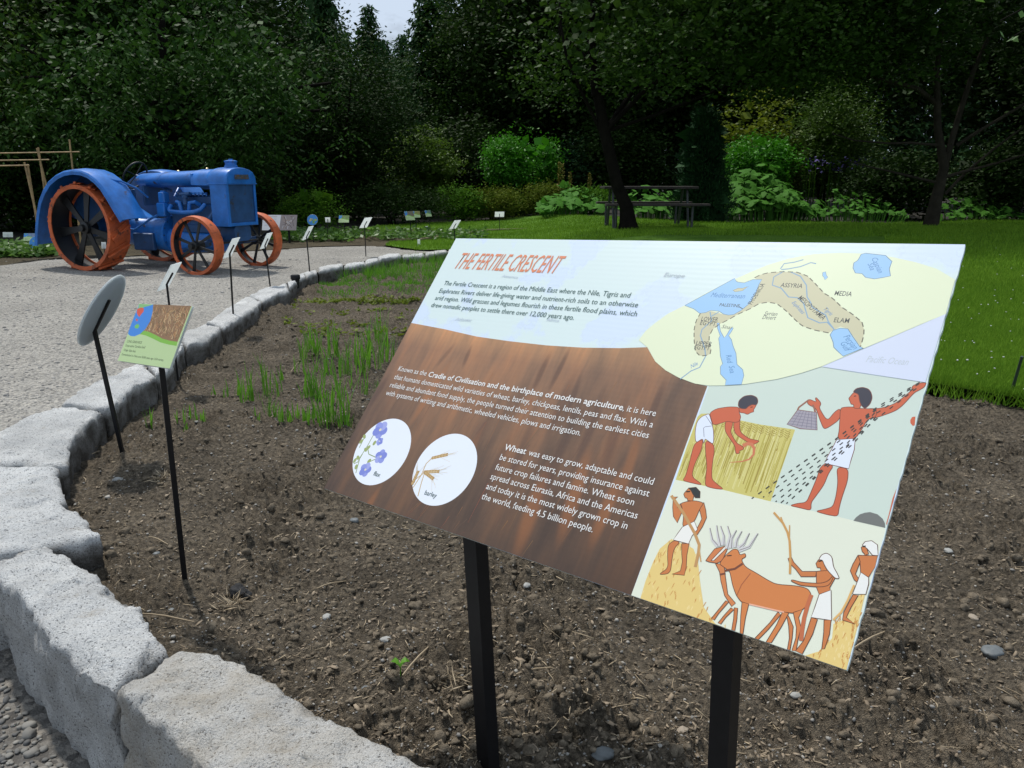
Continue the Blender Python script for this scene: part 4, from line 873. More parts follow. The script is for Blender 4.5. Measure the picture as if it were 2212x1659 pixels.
for P_, c in (([(460, 535), (415, 570), (410, 650), (415, 750), (340, 800), (410, 795), (435, 770), (445, 680), (460, 600), (508, 547)], SKIN2), ([(520, 560), (577, 560), (560, 650), (555, 740), (540, 805), (445, 795), (510, 770), (525, 700), (520, 640)], SKIN2),
        ([(510, 250), (490, 285), (470, 215), (490, 200), (455, 200), (450, 280), (455, 350), (485, 400), (525, 310)], SKIN2), ([(690, 243), (705, 300), (712, 360), (680, 430), (640, 492), (610, 480), (640, 440), (675, 370), (655, 290)], SKIN2),
        ([(510, 250), (560, 235), (620, 228), (692, 245), (660, 290), (620, 388), (570, 415), (525, 430), (535, 350), (525, 290)], SKIN2), ([(540, 170), (575, 130), (620, 140), (612, 200), (605, 232), (565, 228), (562, 212), (545, 205), (535, 180)], SKIN2),
        ([(572, 132), (630, 125), (662, 160), (660, 208), (625, 207), (606, 180), (592, 152)], (44, 48, 48)), ([(525, 432), (617, 388), (642, 450), (600, 500), (572, 562), (455, 532), (490, 480)], (240, 238, 230)),
        ([(860, 1000), (882, 1012), (805, 1100), (772, 1150), (748, 1138)], SKIN2), ([(900, 1055), (922, 1070), (860, 1130), (822, 1182), (800, 1172), (850, 1110)], SKIN2), ([(925, 1055), (952, 1058), (945, 1150), (930, 1232), (905, 1225), (920, 1140)], SKIN2),
        ([(1262, 1088), (1284, 1108), (1190, 1220), (1112, 1302), (1085, 1290), (1200, 1170)], SKIN2), ([(1325, 1090), (1350, 1130), (1380, 1200), (1372, 1290), (1355, 1385), (1335, 1375), (1350, 1290), (1345, 1200)], SKIN2),
        ([(780, 715), (845, 720), (855, 800), (875, 950), (935, 1020), (905, 1045), (850, 960), (822, 850), (812, 780)], (212, 132, 78)), ([(705, 692), (735, 650), (775, 600), (850, 580), (872, 605), (832, 692), (790, 712), (730, 702)], (210, 128, 76)),
        ([(745, 692), (768, 692), (870, 592), (848, 585)], (238, 232, 216)),
        ([(810, 717), (835, 680), (870, 640), (920, 600), (955, 608), (968, 650), (1010, 634), (1016, 662), (978, 682), (1010, 740), (1100, 790), (1180, 840), (1250, 875), (1400, 885), (1490, 905), (1520, 950), (1512, 1000), (1495, 1035), (1430, 1085), (1400, 1100), (1300, 1088), (1180, 1060), (1040, 1027), (985, 1018), (940, 960), (912, 880), (900, 820), (890, 775), (845, 742)], (212, 130, 72)),
        ([(985, 1010), (1038, 1026), (1012, 1130), (992, 1260), (970, 1250), (975, 1120)], (212, 130, 72)), ([(1300, 1083), (1345, 1098), (1290, 1200), (1212, 1325), (1170, 1322), (1250, 1190)], (212, 130, 72)), ([(1380, 1092), (1452, 1068), (1422, 1130), (1440, 1210), (1417, 1300), (1402, 1388), (1370, 1385), (1400, 1290), (1405, 1210)], (212, 130, 72)),
        ([(1520, 1130), (1567, 1145), (1530, 1260), (1450, 1412), (1398, 1388), (1460, 1310)], SKIN2), ([(1618, 1150), (1672, 1150), (1660, 1260), (1622, 1372), (1600, 1375), (1615, 1250)], SKIN2),
        ([(1560, 775), (1450, 775), (1385, 705), (1365, 665), (1340, 675), (1350, 710), (1400, 760), (1440, 815), (1552, 815)], SKIN2), ([(1558, 775), (1640, 765), (1700, 770), (1712, 810), (1662, 900), (1667, 922), (1580, 952), (1560, 900)], SKIN2),
        ([(1702, 790), (1650, 850), (1590, 868), (1450, 860), (1370, 838), (1362, 850), (1420, 877), (1450, 885), (1590, 897), (1662, 882)], SKIN2), ([(1575, 685), (1612, 680), (1622, 730), (1642, 768), (1592, 772), (1590, 748), (1565, 745), (1555, 715)], SKIN2),
        ([(1576, 684), (1600, 645), (1640, 632), (1680, 662), (1690, 740), (1720, 790), (1737, 830), (1705, 830), (1645, 768), (1618, 720), (1606, 688)], (238, 238, 232)), ([(1580, 952), (1672, 920), (1676, 1152), (1518, 1130), (1547, 1050)], (238, 238, 232)),
        ([(1840, 955), (1882, 960), (1822, 1060), (1790, 1130), (1857, 1182), (1760, 1150), (1770, 1090)], SKIN2), ([(1880, 650), (2030, 655), (2015, 740), (1960, 822), (1900, 782), (1895, 700)], SKIN2), ([(1880, 650), (1840, 720), (1820, 770), (1850, 840), (1890, 872), (1897, 850), (1860, 795), (1897, 700)], SKIN2),
        ([(1905, 590), (1935, 565), (1962, 640), (1932, 652), (1930, 640), (1912, 622)], SKIN2), ([(1913, 572), (1935, 545), (1985, 538), (2030, 570), (2036, 652), (1992, 650), (1950, 600)], (238, 238, 232)), ([(1878, 845), (1902, 782), (1962, 822), (1962, 870), (1940, 952), (1838, 950)], (238, 238, 232))):
    pr.poly(zE(P_), c, O2, .0011)
for L, c, wd in (([(440, 190), (530, 320), (620, 480), (655, 570), (648, 640), (625, 740)], (196, 150, 96), .005), ([(650, 570), (668, 700)], (206, 160, 100), .002), ([(1230, 320), (1300, 400), (1335, 470), (1352, 540), (1358, 660), (1355, 795)], (206, 156, 90), .0035), ([(1352, 418), (1350, 540)], (206, 156, 90), .0018), ([(1285, 355), (1320, 450)], (206, 156, 90), .002),
                ([(1520, 955), (1490, 1040), (1465, 1130), (1450, 1220), (1440, 1310)], (196, 110, 70), .006), ([(1850, 880), (1800, 1000), (1750, 1090), (1690, 1150)], (226, 180, 110), .003), ([(850, 770), (930, 755), (990, 715)], (120, 70, 50), .0035), ([(812, 800), (858, 790)], (120, 70, 50), .003), ([(1050, 790), (980, 880), (945, 960)], (170, 96, 60), .0012), ([(1040, 1027), (1180, 1060), (1310, 1090)], (240, 180, 150), .0022),
                ([(870, 655), (905, 652)], (50, 36, 30), .0016), ([(555, 160), (585, 158)], (40, 34, 30), .0022), ([(1575, 698), (1603, 692)], (40, 34, 30), .002), ([(1915, 585), (1940, 580)], (40, 34, 30), .002)): pr.line(zE(L), c, wd)
for L in ([(800, 580), (755, 530), (735, 440)], [(818, 578), (800, 500), (788, 420)], [(842, 572), (845, 500), (818, 425)], [(870, 600), (895, 500), (872, 425)], [(900, 595), (905, 520), (940, 458)], [(935, 590), (945, 530), (982, 465)], [(955, 600), (1000, 560), (1040, 480)], [(960, 612), (1040, 585), (1075, 530), (1106, 482)]):
    pr.line(zE(L), (210, 208, 206), .0072, w2=.002); pr.line(zE([(x + 4, y) for x, y in L]), (120, 112, 108), .0011)
# printed wheat field by the reapers' feet is hidden at the very corner only
pr.build('printed_farm_scenes', panel)
# two posts: square tube leaning slightly, bent back along the underside of the panel
lb = G(1065, 1643, 0.0)
def under(u, v):
    l = SP.loc(u, v); return SP.O + SP.ex * l[0] + SP.ey * l[1]
tl, tr = under(1018, 1176), under(1587, 1372)
for t in (tl, tr):
    base = lb + (t - tl) * np.array([1, 1, 0]) if t is tr else lb
    base = base.copy(); base[2] = -.25
    a = t - SP.n * .030 + SP.ey * .03 - SP.ex * .030; b = a + SP.ey * .26; o = np.array([mid[0], mid[1], 0])
    lo = base - o; foot = lo + (a - base) * 0
    m = MB(); d = (a - base)
    def sq(p, ax, ay, r=.0175): return [tuple(p + ax * r * i + ay * r * j) for i, j in ((-1, -1), (1, -1), (1, 1), (-1, 1))]
    ay = np.cross(d / np.linalg.norm(d), SP.ex); ay /= np.linalg.norm(ay)
    m.loft([sq(base - o - d / np.linalg.norm(d) * 0, SP.ex, ay), sq(a - o, SP.ex, ay), sq(b - o, SP.ex, -SP.n, .0165)])
    m.build('post', M['black'], sign)
    MB().loft([sq(SP.O * 0 + (a + SP.ey * .03 + SP.n * .020) - o, SP.ex, SP.ey * 1.0, .025), sq((a + SP.ey * .03 + SP.n * .0235) - o, SP.ex, SP.ey, .025)]).build('mounting_plate', M['black'], sign)
# ------------------------------------------------------------------ small signs on bent rods
IDT = lambda x, y: np.array([x, y])
def axes(phi, tilt):
    n = np.array([math.cos(phi) * math.sin(tilt), math.sin(phi) * math.sin(tilt), math.cos(tilt)])
    ey = np.array([-math.cos(phi) * math.cos(tilt), -math.sin(phi) * math.cos(tilt), math.sin(tilt)])
    return np.cross(ey, n), ey, n
def frame(ex, ey, n, o):
    m = Matrix.Identity(4)
    for i in range(3): m[i][0], m[i][1], m[i][2], m[i][3] = ex[i], ey[i], n[i], o[i]
    return m
def rod(parent, o, base, bend, top, r):
    m = MB(); m.tube([base - o, bend - o, top - o], r * 1.35, 4, True); m.build('rod', M['black'], parent)
def label_face(w, h, parent, photo=(150, 110, 70), style=0):
    pr = Print(IDT, None); x0, y0 = -w / 2, h / 2
    P = lambda L: [(x0 + x * w, y0 - y * h) for x, y in L]
    pr.poly(P([(.0, .0), (1, 0), (1, 1), (0, 1)]), (198, 218, 160), local=True)
    pr.poly(P([(.27, 0), (.998, 0), (.998, .58), (.8, .57), (.6, .5), (.45, .44), (.24, .42)]), photo, local=True)
    for k in range(40):
        x = rng.uniform(.3, .95); y = rng.uniform(.03, .36); pr.line(P([(x, y), (x + rng.normal() * .04, y + rng.uniform(.06, .16))]), tuple(int(c * rng.uniform(.6, 1.4)) if c * 1.4 < 255 else 240 for c in photo), .004, local=True)
    pr.poly(P([(.24, .42), (.45, .44), (.6, .5), (.8, .57), (.998, .58), (.998, .65), (.8, .64), (.6, .57), (.45, .51), (.2, .5)]), (140, 196, 70), local=True)
    pr.poly(P([(0, .02), (.2, .0), (.29, .06), (.30, .2), (.25, .36), (.14, .48), (.0, .5)]), (64, 140, 216), local=True)
    pr.poly(P([(.08, .06), (.19, .05), (.2, .14), (.14, .2), (.09, .15)]), (222, 96, 60) if style == 0 else (130, 190, 110), local=True)
    for k, ww in enumerate((.30, .45, .25, .7)): pr.line(P([(.06, .66 + k * .08), (.06 + ww, .66 + k * .08)]), (110, 130, 96), .002, local=True)
    return pr.build('printed_face', parent)
def small_sign(base_uv, zb, cen_uv, w, h, phi, tilt, label, front=None, style=0, group='crop labels on bent rods along the beds', disc=False, r=.0065, dY=0.0, name='crop_label'):
    B = G(base_uv[0], base_uv[1], zb); C = AT(cen_uv[0], cen_uv[1], B[1] + dY)
    root = empty(name, tuple(B), 0, label, 'sign', group)
    ex, ey, n = axes(math.radians(phi), math.radians(tilt))
    bend = C - n * .008 - ey * h * .28; base = B.copy(); base[2] -= .06
    rod(root, B, base, bend, C - n * .008 + ey * h * .16, r)
    if disc:
        m = MB().lathe([(0, -.006), (w / 2 - .003, -.006), (w / 2, -.004), (w / 2, .001), (w / 2 - .002, .003), (0, .003)], 48)
    else: m = MB().box((0, 0, -.001), (w, h, .006), bev=.001)
    p = m.build('panel', M['signback'], root, True if disc else False); p.matrix_local = frame(ex, ey, n, C - B)
    e = None
    if disc:
        pr = Print(IDT, None); pr.z = .0032; pr.disc((0, 0), w / 2 * .98, (70, 150, 220), 40)
        for k in range(9):
            a = rng.uniform(0, 6.28); rr = rng.uniform(0, .32) * w; pr.disc((math.cos(a) * rr, math.sin(a) * rr), w * rng.uniform(.04, .11), ((170, 190, 110), (120, 170, 90), (214, 196, 130))[k % 3], 9, rng.uniform(.6, 1.6), a)
        pr.build('printed_face', p)
    elif front is not None:
        f = label_face(w * .99, h * .99, p, front, style); f.location = (0, 0, .0022)
    return root
# the pair at the front left
small_sign((266, 974), 0, (220, 670), .37, .37, 184, 60, 'round white disc sign seen from behind on a black rod at the left', disc=True, r=.0085, group='globe signs on rods', name='globe_sign')
Q = [(300.5, 655.6), (416, 661.2), (367.5, 797), (254.4, 779.7)]
B = G(398, 1243, 0.0); W0 = .2
for _ in range(12):
    rp = Pose(Q, W0); cy_ = (rp.P[0][1] + rp.P[1][1] + rp.P[2][1] + rp.P[3][1]) / 4; W0 *= (B[1] - .02) / cy_
root = empty('crop_label', (B[0], B[1], 0), 0, 'LONG GRAIN RICE crop label with a blue globe and a photo of rice ears', 'sign', 'crop labels on bent rods along the beds')
o = np.array([B[0], B[1], 0])
p = MB().box((rp.W / 2, -rp.H / 2, -.003), (rp.W, rp.H, .006), bev=.0008).build('panel', M['signback'], root); p.matrix_local = Matrix.Translation(-Vector(o)) @ rp.mat()
zR = ZM(150, 600, 1659 / 550); pr = Print(rp.loc, (rp.W, rp.H)); pr.z = .0004
pr.poly([(0.001, -.001), (rp.W - .001, -.001), (rp.W - .001, -rp.H + .001), (.001, -rp.H + .001)], (196, 220, 158), local=True)
pr.poly(zR([(677, 432), (958, 443), (856, 708), (800, 700), (745, 685), (690, 655), (640, 632), (600, 626), (640, 580), (670, 500)]), (150, 112, 72))
pr.jitter(True)
for k in range(420):
    t, q = rng.random(2); a = np.array((672, 440)) * (1 - t) + np.array((945, 445)) * t; b = np.array((610, 615)) * (1 - t) + np.array((850, 700)) * t; c = a * (1 - q) + b * q
    L = [c, c + np.array([rng.normal() * 8 - 4, 14]), c + np.array([rng.normal() * 9 - 8, rng.uniform(22, 46)])]
    L = [x for x in L if x[1] < 628 + (x[0] - 610) * .3]
    if len(L) > 1: pr.line(zR(L), ((206, 160, 104), (104, 76, 46), (224, 190, 140), (176, 118, 66), (122, 104, 52))[k % 5], rng.uniform(.0006, .0024))
pr.jitter(False)
pr.poly(zR([(600, 626), (640, 632), (690, 655), (745, 685), (800, 700), (856, 708), (848, 738), (790, 728), (730, 712), (670, 682), (620, 660), (575, 650)]), (134, 194, 62))
pr.poly(zR([(575, 428), (640, 432), (677, 433), (672, 490), (655, 555), (620, 612), (580, 650), (540, 667), (510, 665), (491, 650), (488, 620), (510, 570), (545, 500)]), (60, 140, 226))
pr.poly(zR([(575, 428), (640, 432), (676, 433), (650, 442), (610, 452), (580, 470), (555, 500)]), (140, 196, 120))
pr.poly(zR([(560, 465), (590, 455), (608, 460), (606, 485), (588, 505), (575, 525), (562, 512), (556, 490)]), (228, 88, 56)); pr.poly(zR([(552, 535), (566, 545), (558, 558), (548, 548)]), (228, 88, 56))
pr.poly(zR([(545, 585), (565, 575), (575, 590), (565, 610), (545, 608), (538, 598)]), (120, 200, 100))
for t, a, b, s_ in (('LONG GRAIN RICE', (482, 712), (590, 722), .0115), ("Oryza sativa 'Carolina Gold'", (470, 742), (617, 757), .0105), ('Origin: East Asia', (458, 774), (545, 786), .0105), ('Domesticated in China over 8,000 years ago. USA variety.', (444, 806), (752, 850), .0095)): pr.text(t, *zR([a, b]), s_, (78, 98, 60), bold=.012)
pr.build('printed_face', p)
c1 = (rp.P[2] + rp.P[3]) / 2; c1 = rp.P[3] + rp.ex * rp.W * .70 if False else rp.O + rp.ex * rp.loc(337, 795)[0] + rp.ey * (-rp.H); base = B.copy(); base[2] = -.06
rod(root, o, base, c1 - rp.n * .012 + rp.ey * .01, c1 - rp.n * .012 + rp.ey * .11, .0085)
# backs along the kerb
KL = [((385, 822), (366, 597), .19, .19, 184, 58, 'label seen from behind, directly above the rice label'), ((505, 708), (500, 535), .19, .19, 180, 60, 'label back left of the tractor front wheel, over the kerb'),
      ((587, 640), (575, 520), .19, .19, 179, 62, 'label back standing before the tractor far front wheel'), ((671, 607), (665, 503), .19, .19, 176, 60, 'label back just right of the tractor at the kerb'),
      ((791, 568), (790, 481), .19, .19, 154, 55, 'label back between tractor and big panel, where the kerb turns'), ((985, 540), (983, 485), .19, .19, 148, 52, 'label back rising just over the top left corner of the big panel')]
for b, c, w_, h_, ph_, ti, lab in KL: small_sign(b, 0 if b[1] > 550 else .05, c, w_, h_, ph_, ti, 'pale square crop ' + lab)
small_sign((1079, 499), .12, (1079, 463), .21, .15, 95, 50, 'small pale label back alone on the far lawn above the big panel', dY=0)
# far bed
small_sign((678, 526), .1, (675, 475), .20, .20, -95, 75, 'round blue globe sign facing us in the far bed right of the tractor', disc=True, group='globe signs on rods', name='globe_sign')
small_sign((706, 519), .1, (708, 475), .10, .11, 100, 60, 'tiny pale label back half hidden behind the far globe sign')
small_sign((748, 520), .1, (743, 473), .20, .15, -92, 60, 'small printed label between the globe sign and the kerb turn', (130, 150, 90), 1)
small_sign((889, 516), .1, (885, 466), .19, .19, -60, 62, 'front one of two overlapping printed labels in the far bed', (130, 120, 100), 1)
small_sign((898, 507), .1, (899, 463), .17, .15, -70, 62, 'rear one of two overlapping printed labels in the far bed', (150, 150, 80), 1)
small_sign((931, 503), .1, (925, 461), .14, .15, -60, 62, 'farthest tilted printed label on the lawn behind the far bed', (110, 140, 120), 1)
small_sign((71, 548), .1, (66, 512), .20, .13, -80, 60, 'printed label at the far left behind the tractor rear wheel', (120, 140, 170), 1)
small_sign((82, 553), .1, (78, 524), .20, .20, -85, 70, 'light blue globe disc beside the tractor fender at far left', disc=True, group='globe signs on rods', name='globe_sign')
small_sign((18, 545), .1, (17, 507), .16, .08, -88, 80, 'small white blank label at the far left edge', None)
small_sign((226, 552), .1, (224, 530), .07, .10, -88, 80, 'thin label seen through the spokes of the tractor rear wheel', None)
# second information panel behind the tractor
B = (G(619, 528, .1) + G(600, 528, .1)) / 2; C = AT(604, 481, B[1]); root = empty('interpretive_sign', tuple(B), 0, 'distant white and brown information panel behind the tractor front wheel', 'information sign')
ex, ey, n = axes(math.radians(-90), math.radians(62)); pw, phh = .62, .30
p = MB().box((0, 0, 0), (pw, phh, .008)).build('panel', M['signback'], root); p.matrix_local = frame(ex, ey, n, C - B)
pr = Print(IDT, None); pr.z = .0045; pr.poly([(-pw / 2, phh / 2), (.02, phh / 2), (.0, -phh / 2), (-pw / 2, -phh / 2)], (226, 224, 224), local=True); pr.poly([(.02, phh / 2), (pw / 2, phh / 2), (pw / 2, -phh / 2), (0, -phh / 2)], (150, 138, 134), local=True)
for k in range(26): pr.line([(rng.uniform(.04, .28), rng.uniform(-.13, .13)), (rng.uniform(.04, .28), rng.uniform(-.13, .13))], ((200, 196, 194), (96, 80, 74), (176, 150, 130))[k % 3], .008, local=True)
for k in range(6): pr.line([(-.27, .09 - k * .03), (-.06, .09 - k * .03)], (170, 170, 176), .006, local=True)
pr.poly([(-.28, .13), (-.05, .13), (-.05, .112), (-.28, .112)], (206, 196, 190), local=True)
pr.build('printed_face', p)
for sx in (-.12, .14): MB().tube([(sx, 0, -.05), (sx, .01, C[2] - B[2])], .022, 4).build('post', M['black'], root)
# green stake at the right edge
a, b = G(2176, 868, .05), AT(2208, 770, 4.15); m_ = a.copy()
MB().tube([a - m_ - np.array([0, 0, .05]), b - m_], .008, 6).build('garden_stake', plain('green_stake', (.03, .05, .035), .5), None, loc=m_, label='thin dark green stake leaning at the right edge of the lawn', cat='stake')

# ------------------------------------------------------------------ tractor
TR = empty('tractor', (-5.30, 11.1, .10), math.radians(-22), 'old blue steel wheeled tractor with faded orange rims parked on the gravel path', 'tractor')
TR.scale = (1.03, 1.03, 1.03)
RY = Matrix.Rotation(math.radians(-90), 4, 'X')
def wheel(name, x, y, z, rad, wid, nsp, rear):
    W = empty(name, (x, y, z)); W.parent = TR
    hw = wid / 2; t = .022 if rear else .018
    prof = [(rad - .05, -hw), (rad, -hw - .004), (rad + (.0 if rear else .006), -hw * .5), (rad + (0 if rear else .010), 0), (rad + (0 if rear else .006), hw * .5), (rad, hw + .004), (rad - .05, hw), (rad - .05, hw - .010), (rad - t, hw - .016), (rad - t, -hw + .016), (rad - .05, -hw + .010)]
    if not rear: prof = [(r if i not in (0, 6, 7, 10) else rad - .038, q) for i, (r, q) in enumerate(prof)]
    MB().lathe(prof, 56, RY, closed=True).build('rim', M['orange'], W, True)
    sg = -1 if y < 0 else 1
    MB().lathe([(rad - t - .003, -hw + .018), (rad - t - .003, hw - .018), (rad - t - .001, hw - .018), (rad - t - .001, -hw + .018)], 56, RY, closed=True).build('inner_band', M['black_iron'], W, True)
    hp = [(0, -.13), (.04, -.13), (.045, -.09), (.075, -.08), (.085, .05), (.085, .08), (0, .08)] if rear else [(0, -.12), (.032, -.12), (.036, -.075), (.055, -.07), (.062, .04), (.062, .07), (0, .07)]
    MB().lathe([(r, q * (1 if sg < 0 else -1)) for r, q in hp] if sg < 0 else [(r, -q) for r, q in reversed(hp)], 24, RY).build('hub', M['black_iron'], W, True)
    for k in range(nsp):
        a = 2 * math.pi * (k + .35) / nsp; R = Matrix.Rotation(a, 3, 'Y')
        if rear:
            P = lambda r, w_, y_: [tuple(R @ Vector((r, y_ - .010, -w_))), tuple(R @ Vector((r, y_ - .010, w_))), tuple(R @ Vector((r, y_ + .010, w_))), tuple(R @ Vector((r, y_ + .010, -w_)))]
            m = MB().loft([P(.06, .030, sg * .03), P(.25, .038, sg * .015), P(.42, .052, 0), P(rad - .018, .068, 0)])
        else:
            P = lambda r, w_, y_: [tuple(R @ Vector((r, y_ - .007, -w_))), tuple(R @ Vector((r, y_ - .007, w_))), tuple(R @ Vector((r, y_ + .007, w_))), tuple(R @ Vector((r, y_ + .007, -w_)))]
            m = MB().loft([P(.04, .014, sg * .02), P(.2, .016, sg * .01), P(rad - .015, .021, 0)])
        m.build('spoke', M['black_iron'], W)
    if rear:
        for k in range(14):
            a = 2 * math.pi * (k + .2) / 14; R = Matrix.Rotation(a, 3, 'Y') @ Matrix.Rotation(math.radians(32), 3, 'X')
            c = Matrix.Rotation(a, 3, 'Y') @ Vector((rad + .016, 0, 0))
            MB().box(c, (.032, wid * 1.06, .034), R, .006).build('cleat', M['orange'], W)
            c = Matrix.Rotation(a, 3, 'Y') @ Vector((rad + .004, 0, 0)); MB().box(c, (.010, wid * .98, .13), R, .003).build('cleat_plate', M['orange'], W)
    return W
for y in (-.63, .63): wheel('rear_wheel', 0, y, .53, .53, .30, 7, True)
for y in (-.55, .55): wheel('front_wheel', 1.66, y, .345, .35, .125, 8, False)
fp = [(-.80, .30), (-.77, .42), (-.73, .56), (-.68, .70), (-.61, .85), (-.51, .98), (-.39, 1.09), (-.24, 1.17), (-.10, 1.215), (.05, 1.23), (.19, 1.22), (.31, 1.185), (.42, 1.12), (.52, 1.03), (.60, .92), (.67, .81), (.73, .72), (.78, .645)]
for sg in (-1, 1):
    rings = []; hoop = []
    for i, (x, z) in enumerate(fp):
        a = np.array(fp[min(i + 1, len(fp) - 1)]) - np.array(fp[max(i - 1, 0)]); a /= np.linalg.norm(a); nx, nz = -a[1], a[0]
        sec = [(.81, -.05), (.815, -.01), (.80, .008), (.76, .016), (.61, .028), (.46, .018), (.43, .006), (.43, -.01), (.46, .004), (.61, .014), (.76, .002), (.80, -.05)]
        rings.append([(x + nx * q, sg * y, z + nz * q) for y, q in sec])
    MB().loft(rings).build('fender', M['blue'], TR, True)
    ip = [(x * .985, z) for x, z in fp[3:15]] + [(.50, .62), (-.45, .62)]
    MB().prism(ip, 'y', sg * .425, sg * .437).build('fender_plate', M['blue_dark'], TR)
    MB().tube([(.44, sg * .62, 1.125), (.50, sg * .50, 1.10), (.58, sg * .36, 1.02), (.62, sg * .22, .90)], .012, 8).build('fender_brace', M['blue'], TR, True)
def ringx(x, cz, hh, hw, n=20, e=2.0):
    out = []
    for k in range(n):
        a = 2 * math.pi * k / n; c, s = math.cos(a), math.sin(a)
        out.append((x, hw * math.copysign(abs(c) ** (2 / e), c), cz + hh * math.copysign(abs(s) ** (2 / e), s)))
    return out
MB().loft([ringx(-.36, .60, .14, .15, e=3), ringx(-.32, .58, .20, .21, e=3), ringx(0, .55, .26, .25, e=3), ringx(.35, .44, .19, .22, e=3), ringx(.60, .42, .20, .22, e=2.6), ringx(.80, .43, .235, .25, e=2.4)]).build('gearbox_casing', M['blue'], TR, True)
MB().loft([ringx(.80, .43, .25, .27, 32), ringx(.845, .43, .25, .27, 32)]).build('bell_housing', M['blue'], TR, True)
b = MB()
for k in range(16):
    a = 2 * math.pi * k / 16; b.tube([(.79, .252 * math.cos(a), .43 + .232 * math.sin(a)), (.856, .252 * math.cos(a), .43 + .232 * math.sin(a))], .010, 6)
b.build('bolts', M['blue_dark'], TR)['kind'] = 'stuff'
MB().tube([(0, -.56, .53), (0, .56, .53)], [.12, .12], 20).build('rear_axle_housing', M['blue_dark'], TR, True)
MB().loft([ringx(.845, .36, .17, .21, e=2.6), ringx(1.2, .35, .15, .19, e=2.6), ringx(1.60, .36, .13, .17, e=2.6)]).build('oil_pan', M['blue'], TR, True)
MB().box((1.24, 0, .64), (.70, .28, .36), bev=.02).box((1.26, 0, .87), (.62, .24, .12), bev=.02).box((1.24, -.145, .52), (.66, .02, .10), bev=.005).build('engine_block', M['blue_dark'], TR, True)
MB().box((.85, -.22, .75), (.13, .10, .17), bev=.01).box((.86, -.20, .90), (.10, .10, .14), bev=.012).tube([(.86, -.20, .96), (.86, -.20, .985)], .035, 12).build('ignition_box', M['blue'], TR, True)
MB().tube([(.96, -.19, .80), (.97, -.24, .755), (1.02, -.27, .73), (1.22, -.28, .72), (1.40, -.27, .73), (1.48, -.24, .76), (1.50, -.18, .82)], .028, 10).tube([(1.07, -.16, .81), (1.09, -.22, .85), (1.15, -.24, .84), (1.17, -.24, .74)], .026, 10).tube([(1.40, -.16, .81), (1.38, -.22, .85), (1.31, -.24, .84), (1.29, -.24, .74)], .026, 10).build('manifold', M['blue'], TR, True)
MB().tube([(1.23, -.22, .82), (1.23, -.22, .92)], [.034, .026], 12).tube([(1.16, -.22, .94), (1.31, -.22, .95)], .022, 10).lathe([(0, .9), (.04, .9), (.04, .93), (0, .94)], 12, Matrix.Translation((1.23, -.22, 0))).tube([(1.08, -.20, .965), (1.16, -.22, .945)], .013, 8).build('carburettor', M['blue_dark'], TR, True)
b = MB()
for k in range(7): b.tube([(1.12 + k * .06, -.12, .92), (1.12 + k * .06, -.12, .965)], .010, 6)
b.box((1.30, -.13, .955), (.34, .10, .012)).build('head_studs', M['blue'], TR)
MB().loft([ringx(.36, 1.105, .05, .12, 28), ringx(.37, 1.105, .075, .165, 28), ringx(.40, 1.107, .090, .19, 28), ringx(.80, 1.118, .098, .20, 28), ringx(.802, 1.118, .101, .203, 28), ringx(.812, 1.118, .101, .203, 28), ringx(.814, 1.118, .098, .20, 28), ringx(1.36, 1.132, .104, .205, 28)]).build('fuel_tank', M['blue'], TR, True)
MB().loft([[(x, y, z) for (y, z) in [(-.222, zb), (-.222, 1.10), (-.20, 1.17), (-.13, 1.225), (0, 1.245), (.13, 1.225), (.20, 1.17), (.222, 1.10), (.222, zb), (.20, zb + .01), (0, 1.0), (-.20, zb + .01)]] for x, zb in ((1.345, 1.06), (1.355, 1.055), (1.66, 1.05))]).build('hood', M['blue'], TR, True)
MB().box((1.345, -.19, 1.16), (.03, .03, .07), bev=.005).box((1.345, .19, 1.16), (.03, .03, .07), bev=.005).build('hood_clamp', M['blue'], TR)
for x in (.95, 1.42): MB().lathe([(.02, 0), (.02, .012), (.012, .02), (0, .022)], 12, Matrix.Translation((x, 0, 1.215 if x < 1 else 1.243))).build('filler_plug', M['brass'], TR, True)
# radiator
MB().box((1.68, 0, .83), (.02, .50, .50)).box((1.80, -.262, .825), (.25, .014, .53), bev=.004).box((1.80, .262, .825), (.25, .014, .53), bev=.004).box((1.925, -.245, .825), (.02, .035, .53), bev=.004).box((1.925, .245, .825), (.02, .035, .53), bev=.004).box((1.925, 0, .582), (.022, .46, .04), bev=.004).build('radiator_shell', M['blue'], TR, True)
MB().box((1.90, 0, .83), (.03, .455, .48)).build('radiator_core', M['blue_dark'], TR)
arch = [(-.272, 1.075), (-.275, 1.12), (-.262, 1.17), (-.225, 1.215), (-.16, 1.245), (-.08, 1.262), (0, 1.268), (.08, 1.262), (.16, 1.245), (.225, 1.215), (.262, 1.17), (.275, 1.12), (.272, 1.075)]
MB().loft([[(x, y * s, 1.075 + (z - 1.075) * s2) for y, z in arch] for x, s, s2 in ((1.62, .90, .94), (1.66, .98, .99), (1.68, 1, 1), (1.90, 1, 1), (1.935, .985, .97), (1.945, .95, .90))]).build('radiator_top_tank', M['blue'], TR, True)
MB().box((1.80, 0, 1.070), (.285, .56, .016), bev=.003).build('seam_flange', M['blue'], TR)
MB().loft([[(1.947, y, 1.125 + z) for y, z in ((-.13, 0), (-.12, .055), (.12, .055), (.13, 0))], [(1.953, y, 1.125 + z) for y, z in ((-.13, 0), (-.12, .055), (.12, .055), (.13, 0))]]).build('worn_name_plate', plain('rust_worn_paint', (.055, .07, .09), .75, var=.5, scale=30, stain=((.12, .055, .02), 25, .5)), TR)
